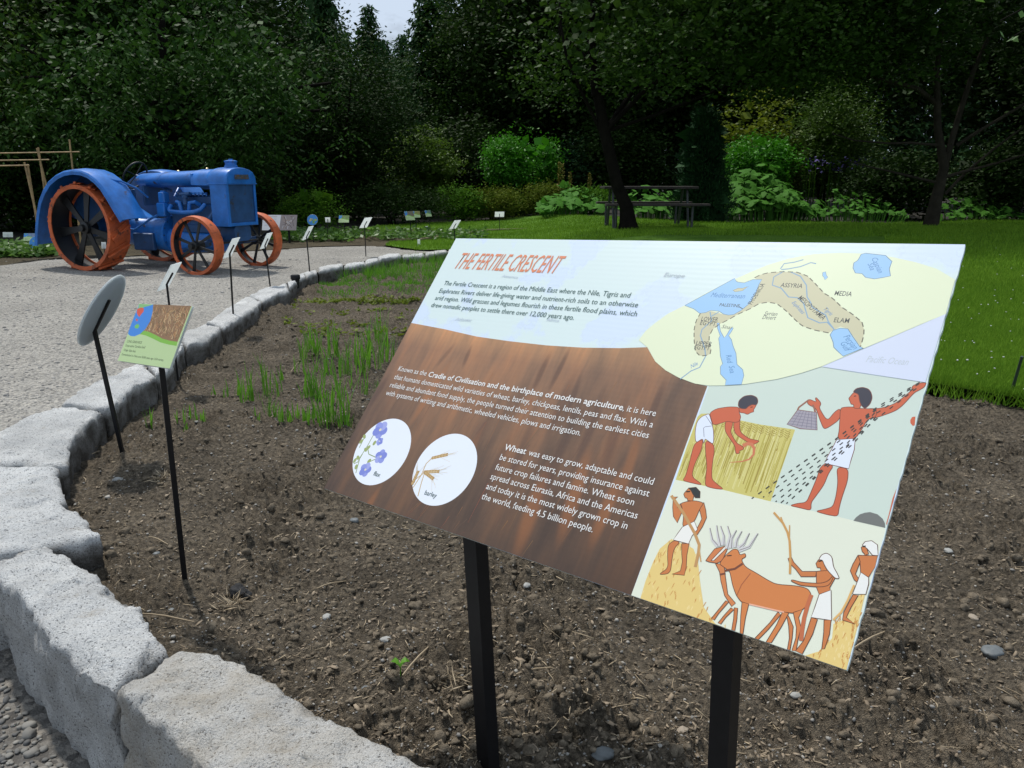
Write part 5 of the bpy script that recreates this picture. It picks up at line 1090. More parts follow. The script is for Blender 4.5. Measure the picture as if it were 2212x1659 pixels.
MB().lathe([(.085, 1.25), (.078, 1.285), (.070, 1.29), (.070, 1.325), (.078, 1.33), (.078, 1.345), (.05, 1.352), (.028, 1.354), (.028, 1.366), (0, 1.368)], 24, Matrix.Translation((1.80, 0, 0))).build('radiator_cap', M['blue'], TR, True)
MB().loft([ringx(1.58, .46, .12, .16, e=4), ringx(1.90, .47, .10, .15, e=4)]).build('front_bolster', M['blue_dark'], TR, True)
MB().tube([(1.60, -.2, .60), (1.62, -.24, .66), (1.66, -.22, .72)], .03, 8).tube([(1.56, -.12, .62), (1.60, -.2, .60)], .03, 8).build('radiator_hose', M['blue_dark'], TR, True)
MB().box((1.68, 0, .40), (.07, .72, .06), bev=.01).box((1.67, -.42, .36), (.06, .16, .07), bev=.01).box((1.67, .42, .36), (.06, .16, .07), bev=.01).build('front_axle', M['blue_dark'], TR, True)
MB().tube([(1.66, -.40, .33), (.84, -.10, .22)], .018, 8).tube([(1.66, .40, .33), (.84, .10, .22)], .018, 8).build('radius_rods', M['blue_dark'], TR, True)
MB().tube([(1.80, -.40, .36), (1.80, .40, .36)], .012, 8).build('tie_rod', M['black_iron'], TR, True)
MB().tube([(.28, -.27, .50), (.38, -.27, .49), (.68, -.26, .64), (.76, -.24, .68)], .014, 8).build('control_rod', M['blue'], TR, True)
MB().box((.50, -.24, .34), (.34, .06, .22), bev=.01).build('footplate_box', M['blue_dark'], TR, True)
MB().tube([(.80, .0, .98), (.42, 0, 1.10), (.23, 0, 1.17)], .018, 10).build('steering_column', M['blue_dark'], TR, True)
RS = Matrix.Translation((.21, 0, 1.175)) @ Matrix.Rotation(math.radians(-62), 4, 'Y'); b = MB(); R3 = RS.to_3x3()
pts = [RS @ Vector((.185 * math.cos(a), .185 * math.sin(a), 0)) for a in np.linspace(0, 2 * math.pi, 33)]
b.tube(pts, .0105, 8, cap=False)
for k in range(4): a = k * math.pi / 2 + .4; b.tube([RS @ Vector((0, 0, -.01)), RS @ Vector((.18 * math.cos(a), .18 * math.sin(a), 0))], .007, 6)
b.build('steering_wheel', M['black_iron'], TR, True)
MB().loft([[(x, .20 * math.cos(a) * s, .86 + .03 * abs(math.cos(a)) + (.0 if x < 0 else .0) + dz) for a in np.linspace(0, 2 * math.pi, 16, endpoint=False)] for x, s, dz in ((-.60, .3, .10), (-.56, .9, .03), (-.42, 1, 0), (-.28, .7, .01))]).build('seat', M['black_iron'], TR, True)
MB().tube([(-.40, 0, .87), (-.50, 0, .70), (-.30, 0, .62)], .02, 8).build('seat_spring', M['black_iron'], TR, True)
MB().box((.35, -.19, .80), (.05, .02, .40), bev=.004).box((.52, 0, .92), (.03, .40, .25), bev=.01).build('dashboard', M['blue_dark'], TR, True)

# ------------------------------------------------------------------ bamboo trellis
TZ = .1; tr = empty('bamboo_trellis', (-8.2, 12.2, TZ), 0, 'open trellis of bamboo poles lashed together at the far left', 'trellis'); o = np.array([-8.2, 12.2, TZ])
def bamboo(m, a, b, r):
    a = np.asarray(a, float); b = np.asarray(b, float); n = 13; P = []; Rr = []
    for i in range(n + 1):
        t = i / n
        for d, k in ((-.008, 1), (0, 1.18), (.008, 1)): P.append(a + (b - a) * (t + d)); Rr.append(r * k * (1 - .2 * t))
    return m.tube(P, Rr, 7)
for (u0, v0, u1, v1, Y0) in ((150, 303, 172, 500, 13.6), (83, 320, 112, 520, 13.2), (80, 322, 100, 400, 13.3), (53, 352, 96, 540, 12.4), (60, 356, 90, 545, 12.45)):
    a = AT(u1, v1, Y0) - o; b = AT(u0, v0, Y0) - o
    k = (0 - a[2]) / (b[2] - a[2]); a = a + (b - a) * min(0, k)
    bamboo(MB(), a, b, .017).build('pole', M['bamboo'], tr, True)
for (u0, v0, u1, v1, Y0) in ((-170, 334, 169, 328, 13.56), (-160, 349, 104, 345, 13.16), (-200, 362, 61, 357, 12.36)):
    bamboo(MB(), AT(u0, v0, Y0) - o, AT(u1, v1, Y0) - o, .012).build('rail', M['bamboo'], tr, True)
# wooden laths edging the far bed
for (a, b, zz, lab) in (((715, 502), (921, 501), .14, 'long pale lath lying in the far bed'), ((908, 517), (1044, 499), .14, 'grey board edging between far bed and lawn'), ((1052, 497), (1167, 494), .14, 'grey board on the far lawn behind the small label')):
    A, B = G(*a, zz), G(*b, zz); m_ = (A + B) / 2; d = B - A; L = np.linalg.norm(d[:2])
    MB().box((0, 0, 0), (L, .045, .04), bev=.004).build('edging_board', plain('weathered_lath', (.26, .21, .13), .8, var=.3), None, loc=m_, rot=(0, 0, math.atan2(d[1], d[0])), label=lab, cat='board')
p = G(905, 531, .1); 
for uv, lab in (((905, 529), 'tiny white plant tag in the far bed near the path'), ((1041, 512), 'tiny white tag at the end of the pale lath')):
    p = G(uv[0], uv[1], .13); p = G(905 if uv[0] == 905 else 1041, uv[1], .12)
p = G(905, 531, .12); MB().box((0, 0, .05), (.045, .01, .13)).build('plant_tag', M['signback'], None, loc=p, label='tiny white plant tag standing in the far bed near the path', cat='tag')
p = G(922, 504, .12); MB().box((0, 0, .07), (.05, .01, .16)).build('plant_tag', M['signback'], None, loc=p, label='tiny white plant tag at the right end of the pale lath', cat='tag')

# ------------------------------------------------------------------ picnic table
Y0 = 15.4; a = AT(1301, 405, Y0); b = AT(1500, 403, Y0); zg = float(zlawn(np.array([2.5]), np.array([Y0]))[0]); ln = b[0] - a[0]; zt = a[2] - zg
pt = empty('picnic_table', ((a[0] + b[0]) / 2, Y0, zg), math.radians(1), 'dark wooden picnic table with metal pipe legs behind the leaning tree trunk', 'picnic table')
for k in range(5): MB().box((0, (k - 2) * .15, zt), (ln, .138, .045), bev=.005).build('table_plank', M['oldwood'], pt)
for sy in (-1, 1):
    for k in range(2): MB().box((.05, sy * (.62 + .135 * k), zt - .30), (ln * 1.08, .125, .04), bev=.005).build('seat_plank', M['oldwood'], pt)
for sx in (-1, 1):
    x = sx * ln * .40
    for sy in (-1, 1):
        MB().tube([(x, sy * .69, zt - .32), (x, sy * .69, .02), (x, sy * .60, .0)], .024, 10).build('seat_leg', M['galv'], pt, True)
        MB().tube([(x, sy * .18, zt - .02), (x, sy * .42, .0)], .024, 10).build('table_leg', M['galv'], pt, True)
    MB().tube([(x, -.72, zt - .34), (x, .72, zt - .34)], .022, 10).build('crossbar', M['galv'], pt, True)
# ------------------------------------------------------------------ foliage
M['cherry'] = leafmat('glossy_dark_leaf', (.008, .030, .005), (.044, .108, .016), .6, .25, .10)
M['yellowgreen'] = leafmat('light_leaf', (.025, .065, .006), (.09, .17, .018), .55, .25, .2)
M['darkleaf'] = leafmat('deep_green_leaf', (.010, .032, .004), (.050, .105, .013), .6, .25, .12)
M['conifer'] = leafmat('conifer_needles', (.014, .045, .015), (.050, .115, .036), .75, .15, .1)
M['black_green'] = leafmat('black_green_leaf', (.006, .018, .003), (.028, .062, .009), .65, .2, .1)  # plain black-green foliage colour
M['maple'] = leafmat('maple_leaf', (.045, .10, .008), (.11, .19, .020), .55, .35, .2)
M['goldmaple'] = leafmat('golden_leaf', (.07, .11, .008), (.19, .24, .02), .55, .35, .2, tint=(.12, .07, .01))
M['bright'] = leafmat('fresh_green_leaf', (.03, .15, .006), (.08, .30, .015), .5, .3, .2)
M['butterbur'] = leafmat('broad_leaf', (.035, .14, .014), (.10, .27, .035), .65, .3, .08)
M['juniper'] = leafmat('juniper_scale', (.008, .034, .012), (.028, .080, .026), .75, .0, .1)
M['hedge'] = leafmat('hedge_leaf', (.03, .10, .008), (.10, .22, .016), .7, .25, .06)
M['orange_tip'] = leafmat('orange_green_leaf', (.05, .10, .008), (.14, .17, .018), .7, .25, .06, tint=(.36, .08, .012))
M['mullein'] = plain('yellow_flower_spike', (.20, .17, .02), .8, var=.4, scale=30)
M['purple'] = leafmat('purple_petal', (.08, .05, .22), (.20, .16, .42), .7)
M['sprigleaf'] = leafmat('bright_green_leaf', (.05, .12, .02), (.12, .24, .04), .45, .4)  # plain bright green foliage colour

def quads(C, L, Wd, r, slope=-.35, ss=.35, D=None):
    """diamond leaves; returns V,F"""
    n = len(C); L = np.broadcast_to(np.asarray(L, float), (n,)) * r.uniform(.7, 1.25, n); Wd = L * (Wd if np.isscalar(Wd) else 1)
    if D is None:
        a = r.uniform(0, 2 * np.pi, n); D = np.c_[np.cos(a), np.sin(a), slope + ss * r.normal(size=n)]
    D = D / np.linalg.norm(D, axis=1)[:, None]
    U = np.c_[np.zeros(n), np.zeros(n), np.ones(n)] + .8 * r.normal(size=(n, 3)); S = np.cross(D, U); S /= np.linalg.norm(S, axis=1)[:, None] + 1e-9
    V = np.stack([C, C + D * (L * .45)[:, None] + S * (Wd / 2)[:, None], C + D * L[:, None], C + D * (L * .45)[:, None] - S * (Wd / 2)[:, None]], 1).reshape(-1, 3)
    return V, np.arange(4 * n).reshape(n, 4)
def join(L):
    V = []; Fc = []; n = 0
    for v, f in L: V.append(v); Fc.append(f + n); n += len(v)
    return np.vstack(V), np.vstack(Fc)
def in_ells(ells, n, r, shell=.55):
    vol = np.array([e[3] * e[4] * e[5] for e in ells]) ** .7; pick = r.choice(len(ells), n, p=vol / vol.sum()); E = np.array(ells, float)[pick]
    d = r.normal(size=(n, 3)); d /= np.linalg.norm(d, axis=1)[:, None]; rad = r.uniform(shell ** 2, 1, n) ** .5
    return E[:, :3] + d * rad[:, None] * E[:, 3:6]
def crown(ells, ncl, per, spread, L, Wd, seed, zmin=None, slope=-.35, gap=-.25, shell=.55, core=300, coreL=.7, gf=.9, ss=.35):
    r = np.random.default_rng(seed); C = in_ells(ells, int(ncl * 1.8), r, shell)
    g = fbm(C, gf, seed, 2); C = C[g > gap][:ncl]
    if zmin is not None: C = C[C[:, 2] > zmin + .3 * vn(C * .8, seed)]
    P = C[:, None, :] + r.normal(size=(len(C), per, 3)) * np.array(spread); P = P.reshape(-1, 3)
    parts = [quads(P, L, Wd, r, slope, ss)]
    if core:
        K = in_ells([(e[0], e[1], e[2], e[3] * .72, e[4] * .72, e[5] * .72) for e in ells], core, r, 0)
        if zmin is not None: K = K[K[:, 2] > zmin + .6]
        parts.append(quads(K, coreL, .8, r, 0, .6))
    return join(parts)
def sprays(ells, n, seed, L=.10, zmin=.6, nl=9, tw=.55, shell=.5, gap=-.1, gf=.9):
    """drooping twigs, alternate leaves"""
    r = np.random.default_rng(seed); C = in_ells(ells, int(n * 2.6), r, shell); C = C[fbm(C, gf, seed, 2) > gap][:n]; C = C[C[:, 2] > zmin + .5 * vn(C * .7, seed)]; n = len(C)
    a = r.uniform(0, 6.28, n); D = np.c_[np.cos(a), np.sin(a), r.uniform(-.5, .25, n)]; t = np.linspace(0, 1, nl)[None, :, None]
    P = C[:, None, :] + D[:, None, :] * tw * t + np.array([0, 0, -.22]) * t ** 2 * tw / .5; P = P.reshape(-1, 3)
    side = np.tile(np.where(np.arange(nl) % 2, 1, -1), n); Dx = np.repeat(D, nl, 0); Sx = np.c_[-Dx[:, 1], Dx[:, 0], np.zeros(len(Dx))]
    LD = Dx * .6 + Sx * side[:, None] * .7 + np.array([0, 0, -.55]) + .25 * r.normal(size=P.shape)
    return quads(P, L, .42, r, D=LD)
def limb(m, a, b, r0, r1, r, k=5, wob=.12):
    a, b = np.array(a, float), np.array(b, float); P = [a + (b - a) * t + (r.normal(size=3) * wob * math.sin(t * math.pi) * np.array([1, 1, .4])) for t in np.linspace(0, 1, k)]
    m.tube(P, list(np.linspace(r0, r1, k)), 8); return P
def tree(name, loc, trunk, limbs, Vf, mat, bark, label, cat='tree', group=None, seed=0, crown_name='crown'):
    r = np.random.default_rng(seed); root = empty(name, loc, 0, label, cat, group)
    m = MB(); P, R_ = trunk; m.tube(P, R_, 12)
    for a, b, r0, r1 in limbs: limb(m, a, b, r0, r1, r)
    m.build('trunk', bark, root, True); ob(crown_name, mesh_np(crown_name, Vf[0], Vf[1], mat), root); return root
def tk(h, r0, lean=(0, 0), n=6):
    t = np.linspace(0, 1, n); return [(lean[0] * q + .06 * math.sin(q * 5), lean[1] * q, h * q - .1) for q in t], [r0 * (1.25 if i == 0 else 1) * (1 - .6 * q) for i, q in enumerate(t)]
def autolimbs(h, ells, r0, seed, n=9):
    r = np.random.default_rng(seed); out = []
    for k in range(n):
        e = ells[k % len(ells)]; z = h * r.uniform(.2, .75); a = r.uniform(0, 6.28)
        out.append(((0, 0, z), (e[0] + e[3] * .7 * math.cos(a), e[1] + e[4] * .7 * math.sin(a), e[2] + e[5] * r.uniform(-.5, .4)), r0 * .35, .03))
    return out

# big cherry-like tree behind the tractor
E_ = [(0, 0, 3.4, 4.2, 3.2, 2.6), (2.0, -.6, 2.9, 2.4, 2.2, 2.1), (-2.6, -.8, 2.9, 2.6, 2.4, 2.1), (0, -1.6, 2.8, 3.0, 2.0, 1.9)]
Vc = join([sprays(E_, 3600, 11, .12, .45, nl=9, tw=.6, gap=.22, gf=1.2), crown(E_, 10, 3, (.3, .3, .2), .1, .4, 12, 1.0, core=3600, coreL=.16)])
tree('broadleaf_tree', (-7.6, 18.6, .1), tk(4.6, .22), autolimbs(4.6, E_, .22, 3, 12), Vc, M['cherry'], M['bark'], 'big glossy dark leaved tree with drooping sprays directly behind the tractor', seed=4)
E_ = [(0, 0, 4.0, 3.6, 3.2, 3.4), (1.4, -1.0, 2.8, 2.2, 2, 2.0), (-1.6, 0, 2.8, 2.2, 2, 2.0)]
Vc = join([sprays(E_, 2300, 21, .11, .4, nl=8), crown(E_, 500, 14, (.28, .28, .14), .12, .5, 22, .6, core=4500, coreL=.16)])
tree('broadleaf_tree', (-13.4, 18.2, .1), tk(5, .18), autolimbs(5, E_, .18, 5), Vc, M['yellowgreen'], M['bark'], 'lighter yellow green tree at the left edge behind the bamboo trellis', seed=5)
# spreading central tree with the leaning trunk
bx, by = AT(1356, 488, 14.6)[:2]; zb_ = float(zlawn(np.array([bx]), np.array([by]))[0])
c2 = AT(1306, 285, 14.6); dx = c2[0] - bx; hz = c2[2] - zb_
P = [(.02, 0, -.1), (0, 0, .12), (-.04, 0, .4), (dx * .45, 0, hz * .45), (dx, 0, hz), (dx - .25, .1, hz + 1.2), (dx - .3, .2, hz + 3)]
R_ = [.23, .155, .122, .11, .10, .08, .04]
E_ = [(1.4, 0, 4.9, 3.2, 3.0, 2.4), (-.6, 0, 3.5, 1.7, 1.9, 1.6), (2.8, -.2, 4.4, 3.0, 2.8, 2.1), (3.8, .4, 3.8, 2.6, 2.4, 1.7), (1.0, -.9, 3.2, 2.2, 1.6, 1.2)]
Vc = crown(E_, 1700, 26, (.24, .24, .11), .085, .6, 31, 1.65, core=6000, coreL=.16, gap=.08, gf=1.2)
tree('spreading_tree', (bx, by, zb_), (P, R_), [((dx, 0, hz), (2.0, -.4, 4.0), .055, .02), ((dx * .8, 0, hz * .8), (-1.3, -.4, 3.4), .04, .02), ((dx, 0, hz), (3.4, .4, 3.0), .035, .012), ((dx, 0, hz), (1.2, 1, 4), .05, .02), ((dx - .2, 0, hz + .6), (-1.4, .6, 4.4), .05, .02)], Vc, M['darkleaf'], M['bark'],
     'wide dark crowned tree with leaning trunk standing in front of the picnic table', seed=6)
E_ = [(0, 0, 6.8, 4.6, 3.2, 3.8), (2.5, -.6, 4.8, 3.3, 2.6, 2.7), (-2.0, -.5, 4.6, 3.0, 2.2, 2.7)]
Vc = crown(E_, 1500, 26, (.32, .32, .13), .12, .6, 131, 1.0, core=4000, coreL=.26, gap=-.15)
tree('broadleaf_tree', (.6, 33, .15), tk(6, .2), autolimbs(4.6, E_, .2, 15), Vc, M['darkleaf'], M['bark'], 'leafy green tree with layered boughs right of the sky gap, left of the spreading tree', seed=16)
# shaded tree on the right, two pale stems and bare lower twigs
bx, by = AT(2012, 468, 15.6)[:2]; zb_ = float(zlawn(np.array([bx]), np.array([by]))[0])
E_ = [(0, 0, 5.8, 4.8, 4.0, 3.2), (3.4, -.4, 4.8, 3.2, 3.2, 2.4), (-2.8, .0, 4.4, 2.6, 2.6, 2.0), (2.8, -1.2, 3.5, 2.6, 2.2, 1.4), (6, 0, 5, 3, 3, 2.5)]
Vc = crown(E_, 2200, 26, (.28, .28, .14), .11, .55, 41, 1.5, core=6500, coreL=.18, gap=-.2)
tree('twin_stemmed_tree', (bx, by, zb_), ([(0, 0, -.1), (.05, 0, .5), (.12, 0, 1.1), (-.10, 0, 1.8), (-.25, 0, 2.8), (-.3, 0, 4.5)], [.16, .11, .09, .07, .05, .03]),
     [((.12, 0, 1.0), (.62, 0, 3.4), .065, .04), ((.3, 0, 1.5), (2.3, -.3, 2.9), .04, .012), ((.1, 0, .9), (1.9, -.6, 1.5), .035, .01), ((.1, 0, .8), (-1.9, -.5, 1.2), .03, .01), ((0, 0, 1.5), (-2.2, -.3, 1.7), .03, .01), ((.2, 0, .6), (1.7, -.5, 2.3), .03, .01), ((-.1, 0, 2.2), (-2.4, 0, 3.4), .05, .02)], Vc, M['black_green'], M['greybark'],
     'shaded tree at right with two pale stems and bare lower twigs', seed=7)
Ec = [(0, 0, 5.6, 4.2, 3.4, 3.8), (1.8, -.6, 3.6, 2.6, 2.4, 2.4), (-1.8, .2, 3.4, 2.6, 2.4, 2.4)]
Vc = crown(Ec, 900, 22, (.34, .34, .16), .13, .55, 51, 1.0, core=6000, coreL=.2, gap=-.35)
wm = mesh_np('crown', Vc[0], Vc[1], M['black_green'])
def copyable(name, me, h, label, mat_=None, group=None, loc=(0, 0, 0), seed=1, ells=Ec):
    r = np.random.default_rng(seed); root = empty(name, loc, 0, label, 'tree', group); m = MB(); P, R_ = tk(h, .2); m.tube(P, R_, 8)
    for a, b, r0, r1 in autolimbs(h, ells, .2, seed, 7): limb(m, a, b, r0, r1, r, 4)
    m.build('trunk', M['bark'], root, True); ob('crown', me, root); return root
wood = None
WT = [(13.2, 17.5, 1.15, 1.0, 'dense shaded tree filling the right edge of the picture'), (18.5, 18, .2, 1.15, None), (10.5, 30, 2.2, 1.4, None), (3.2, 32, 4.0, 1.4, None), (15.5, 25, .9, 1.35, None),
      (4.5, 30.5, 1.4, 1.15, None), (20, 24, 3.1, 1.4, None), (-15.5, 24, .6, 1.15, None), (-10.5, 24.5, 5.0, 1.3, None), (-20, 22, 2.7, 1.2, None), (-18.8, 18.6, 2.0, 1.0, None), (26, 22, 2.9, 1.3, None), (-4.8, 23, 3.5, .62, None), (-26, 24, 1.1, 1.3, None), (7.0, 32, 2.1, 1.5, None), (-12, 33, .1, 1.3, None), (2.2, 36, .9, 1.3, None)]
for i, (x, y, rz, sc, lab) in enumerate(WT):
    if wood is None: wood = copyable('woodland_tree', wm, 5.5, lab, loc=(0, 0, 0)); t = wood
    else: t = copy_tree(wood)
    t['label'] = lab or 'dark broadleaf tree in the wood behind the garden'
    if lab is None: t['group'] = 'dark broadleaf trees of the wood behind the garden'
    t.location = (x, y, .25); t.rotation_euler = (0, 0, rz); t.scale = (sc, sc, sc * (1 + .1 * math.sin(i * 3)))
# conifers
def conifer_mesh(h, rad, seed, nb=230, droop=.35, needle=.20):
    r = np.random.default_rng(seed); P = []; D = []
    for k in range(nb):
        t = (k + r.random()) / nb; z = h * (.06 + .92 * t); R0 = rad * (1 - t) ** .8 * r.uniform(.7, 1.1) + .10; a = k * 2.399 + r.normal() * .2
        m = max(5, int(R0 / rad * 26)); q = np.linspace(.12, 1, m); dr = np.array([math.cos(a), math.sin(a)])
        x = dr[0] * R0 * q; y = dr[1] * R0 * q; zz = z - droop * R0 * q ** 1.6 + .10 * R0 * (q > .8)
        for _ in range(3):
            P.append(np.c_[x, y, zz] + r.normal(size=(m, 3)) * np.array([.09, .09, .05])); D.append(np.c_[np.full(m, dr[0]) * .5, np.full(m, dr[1]) * .5, np.full(m, -.7)] + r.normal(size=(m, 3)) * .45)
    P = np.vstack(P); D = np.vstack(D); v1 = quads(P, needle, .30, r, D=D)
    K = np.array([[0, 0, h * t] for t in r.uniform(.08, .85, 200)]); K[:, :2] += r.normal(size=(200, 2)) * (rad * .28 * (1 - K[:, 2:3] / h))
    return join([v1, quads(K, rad * .28, .8, r, -.3, .4)])
cm1 = conifer_mesh(10, 2.6, 61, 260, .38, .30); cme = mesh_np('crown', cm1[0], cm1[1], M['conifer'])
def conif(x, y, h, label, group=None, wsc=1.0, rz=0.0):
    root = empty('conifer', (x, y, .1), rz, label, 'conifer', group); s = h / 10
    m = MB(); m.tube([(0, 0, -.3), (0, 0, 5), (0, 0, 9.7)], [.22, .13, .02], 8); t = m.build('trunk', M['bark'], root, True); ob('crown', cme, root)
    root.scale = (s * wsc, s * wsc, s); return root
def tip(u, v, Y): q = AT(u, v, Y); return q[0], q[2] - .1
x, h = tip(794, 2, 38); conif(x, 38, h, 'slim conifer whose tip stands alone in the gap of sky')
x, h = tip(920, -60, 33); conif(x, 33, h, 'tall conifer forming the right side of the sky gap', wsc=1.0, rz=1.2)
x, h = tip(690, -90, 30); conif(x, 30, h, 'tall drooping conifer forming the left side of the sky gap', wsc=.9, rz=2.2)
x, h = tip(1040, -120, 36); conif(x, 36, h, 'tall dark conifer right of the one beside the sky gap', rz=.4)
base_c = None
for i, (u, v, Y, ws) in enumerate(((828, 80, 46, 1.2), (868, 66, 50, 1.2), (742, 60, 47, 1.0), (715, 40, 44, 1.1), (640, -60, 42, 1.1), (560, -80, 44, 1.1), (460, -90, 40, 1.1), (340, -80, 42, 1.1), (200, -90, 40, 1.1), (60, -80, 42, 1.1), (-80, -90, 40, 1.1), (-220, -90, 42, 1.1), (-360, -80, 40, 1.1), (960, -40, 44, 1.1), (1120, -100, 42, 1.1), (1230, -80, 44, 1.1), (1350, -100, 42, 1.1), (1470, -90, 44, 1.1), (1600, -100, 42, 1.1),
                                   (1730, -90, 44, 1.1), (1860, -100, 42, 1.1), (1990, -90, 44, 1.1), (2120, -100, 42, 1.1), (2260, -90, 42, 1.1), (2400, -90, 42, 1.1), (2560, -90, 42, 1.1), (790, 120, 43, 1.4), (870, 130, 40, 1.4), (720, 150, 38, 1.3))):
    x, h = tip(u, v, Y); lab = 'dark conifer in the distant row behind the garden trees'
    if base_c is None: base_c = conif(x, Y, h, lab, 'distant row of dark conifers', ws, i)
    else:
        c = copy_tree(base_c); c.location = (x, Y, .1); c.rotation_euler = (0, 0, i * 1.7); s = h / 10; c.scale = (s * ws, s * ws, s)

# shrubs -------------------------------------------------------------
def shrub(name, x, y, ells, mat, label, ncl=260, per=22, spread=(.14, .14, .09), L=.07, Wd=.55, seed=1, cat='shrub', group=None, slope=0, core=220, coreL=.35, z=None, shell=.6, gap=-.5, ss=.4, gf=.9):
    z = float(zl(np.array([x]), np.array([y]))[0]) if z is None else z
    root = empty(name, (x, y, z), 0, label, cat, group); r = np.random.default_rng(seed)
    V, Fc = crown(ells, ncl, per, spread, L, Wd, seed, .02, slope, gap, shell, core, coreL, ss=ss, gf=gf)
    m = MB()
    for k in range(5):
        e = ells[k % len(ells)]; a = r.uniform(0, 6.28); limb(m, (.1 * math.cos(a), .1 * math.sin(a), -.1), (e[0] + e[3] * .5 * math.cos(a), e[1] + e[4] * .5 * math.sin(a), e[2] + e[5] * .3), .03, .008, r, 4, .05)
    m.build('stems', M['bark'], root, True); ob('foliage', mesh_np('foliage', V, Fc, mat), root); return root
def atg(u, v, Y): q = AT(u, v, Y); return q[0], q[1], q[2]
def SH(name, u, Y, vtop, wpx, mat, label, **kw):
    """bush of pixel width wpx at depth Y whose top is seen at row vtop"""
    x, _, zt = atg(u, vtop, Y); z0 = kw.pop('z', float(zl(np.array([x]), np.array([Y]))[0])); hh = zt - z0; rw = wpx / 2 / F * Y * 1.0; k = kw.pop('lobes', 3); dp = kw.pop('depth', 1.0)
    r = np.random.default_rng(kw.get('seed', 1)); ells = [(0, 0, hh * .48, rw * .9, rw * dp * .8, hh * .54)]
    for i in range(k): ells.append((r.uniform(-.55, .55) * rw, r.uniform(-.4, .4) * rw * dp, hh * r.uniform(.35, .6), rw * .5, rw * .5 * dp, hh * r.uniform(.3, .42)))
    return shrub(name, x, Y, ells, mat, label, z=z0, **kw)
SH('hedge_shrub', 672, 19.5, 412, 150, M['hedge'], 'low light green bush right of the tractor radiator', seed=71, L=.06)
SH('dark_shrub', 845, 21.5, 395, 260, M['black_green'], 'long low black green hedge behind the far bed', seed=72, ncl=380, L=.07, spread=(.18, .18, .1))
SH('dark_shrub', 575, 21, 385, 150, M['black_green'], 'dark low bush partly hidden by the tractor radiator', seed=73)
SH('hedge_shrub', 985, 22.8, 402, 130, M['hedge'], 'mid green rounded hedge left of the orange tinted bush', seed=74)
SH('orange_tipped_shrub', 1060, 23.2, 408, 120, M['orange_tip'], 'green bush with orange tips in the middle of the far border', seed=75, L=.07)
SH('orange_tipped_shrub', 1180, 23.6, 396, 110, M['orange_tip'], 'taller green bush with orange tips right of the middle one', seed=76, L=.07)
SH('hedge_shrub', 1110, 24.4, 420, 100, M['hedge'], 'low olive bush between the two orange tipped bushes', seed=77)
SH('fern_clump', 1275, 22.4, 408, 120, M['hedge'], 'feathery fern clump left of the leaning tree trunk', seed=78, L=.16, Wd=.18, per=12, slope=.3)
SH('weeping_maple', 1130, 25.5, 280, 165, M['bright'], 'small bright green weeping tree in the middle distance', cat='tree', seed=79, ncl=420, per=20, spread=(.16, .16, .12), slope=-.7, L=.09, z=.9, lobes=5)
SH('maple_shrub', 900, 25.5, 268, 200, M['maple'], 'feathery yellow green maple left of the bright weeping tree', cat='tree', seed=80, ncl=420, per=20, spread=(.2, .2, .06), slope=-.2, L=.10, z=.3, lobes=5)
SH('maple_shrub', 760, 25, 300, 130, M['darkleaf'], 'dull green maple behind the globe sign', cat='tree', seed=81, ncl=380, per=20, spread=(.2, .2, .07), L=.10)
SH('golden_maple', 1640, 22.8, 185, 190, M['goldmaple'], 'golden leaved maple glowing in the shade behind the juniper', cat='tree', seed=82, ncl=420, per=18, spread=(.22, .22, .06), L=.11, Wd=.7, lobes=6, gap=-.05)
SH('willow_shrub', 1810, 21.5, 165, 230, M['yellowgreen'], 'tall olive bush with fine leaves right of the bright mound', seed=83, ncl=700, per=24, spread=(.2, .2, .16), L=.10, Wd=.3, lobes=5)
SH('mound_shrub', 1648, 20.8, 292, 165, M['bright'], 'bright green domed bush above the broad leaved plants', seed=84, ncl=420, per=22, spread=(.14, .14, .07), L=.10, Wd=.45, z=.95)
SH('blue_spruce', 1245, 26.5, 300, 120, M['juniper'], 'bluish low conifer between weeping tree and leaning trunk', cat='conifer', seed=85, L=.12, Wd=.25)
SH('dark_shrub', 1000, 28, 250, 300, M['black_green'], 'dark thicket behind the feathery maple and weeping tree', seed=86, ncl=500, per=20, spread=(.3, .3, .2), L=.14)
SH('dark_shrub', 1330, 27, 260, 260, M['black_green'], 'dark thicket behind the picnic table', seed=87, ncl=500, per=20, spread=(.3, .3, .2), L=.14)
SH('dark_shrub', 1950, 19, 330, 220, M['black_green'], 'dark thicket around the foot of the twin stemmed tree', seed=88, ncl=400, spread=(.2, .2, .14), L=.10)
SH('dark_shrub', 2180, 18, 300, 240, M['black_green'], 'dark thicket at the right edge behind the lawn', seed=89, ncl=400, spread=(.2, .2, .14), L=.10)
SH('dark_shrub', 300, 19.5, 330, 360, M['black_green'], 'dark undergrowth behind the tractor fender', seed=90, ncl=600, per=20, spread=(.3, .3, .2), L=.12)
SH('dark_shrub', 20, 18.6, 340, 330, M['black_green'], 'dark undergrowth behind the bamboo trellis', seed=91, ncl=600, per=20, spread=(.3, .3, .2), L=.12)
SH('dark_shrub', 700, 24, 330, 260, M['black_green'], 'dark thicket above the light green bush', seed=92, ncl=500, per=20, spread=(.3, .3, .2), L=.12)
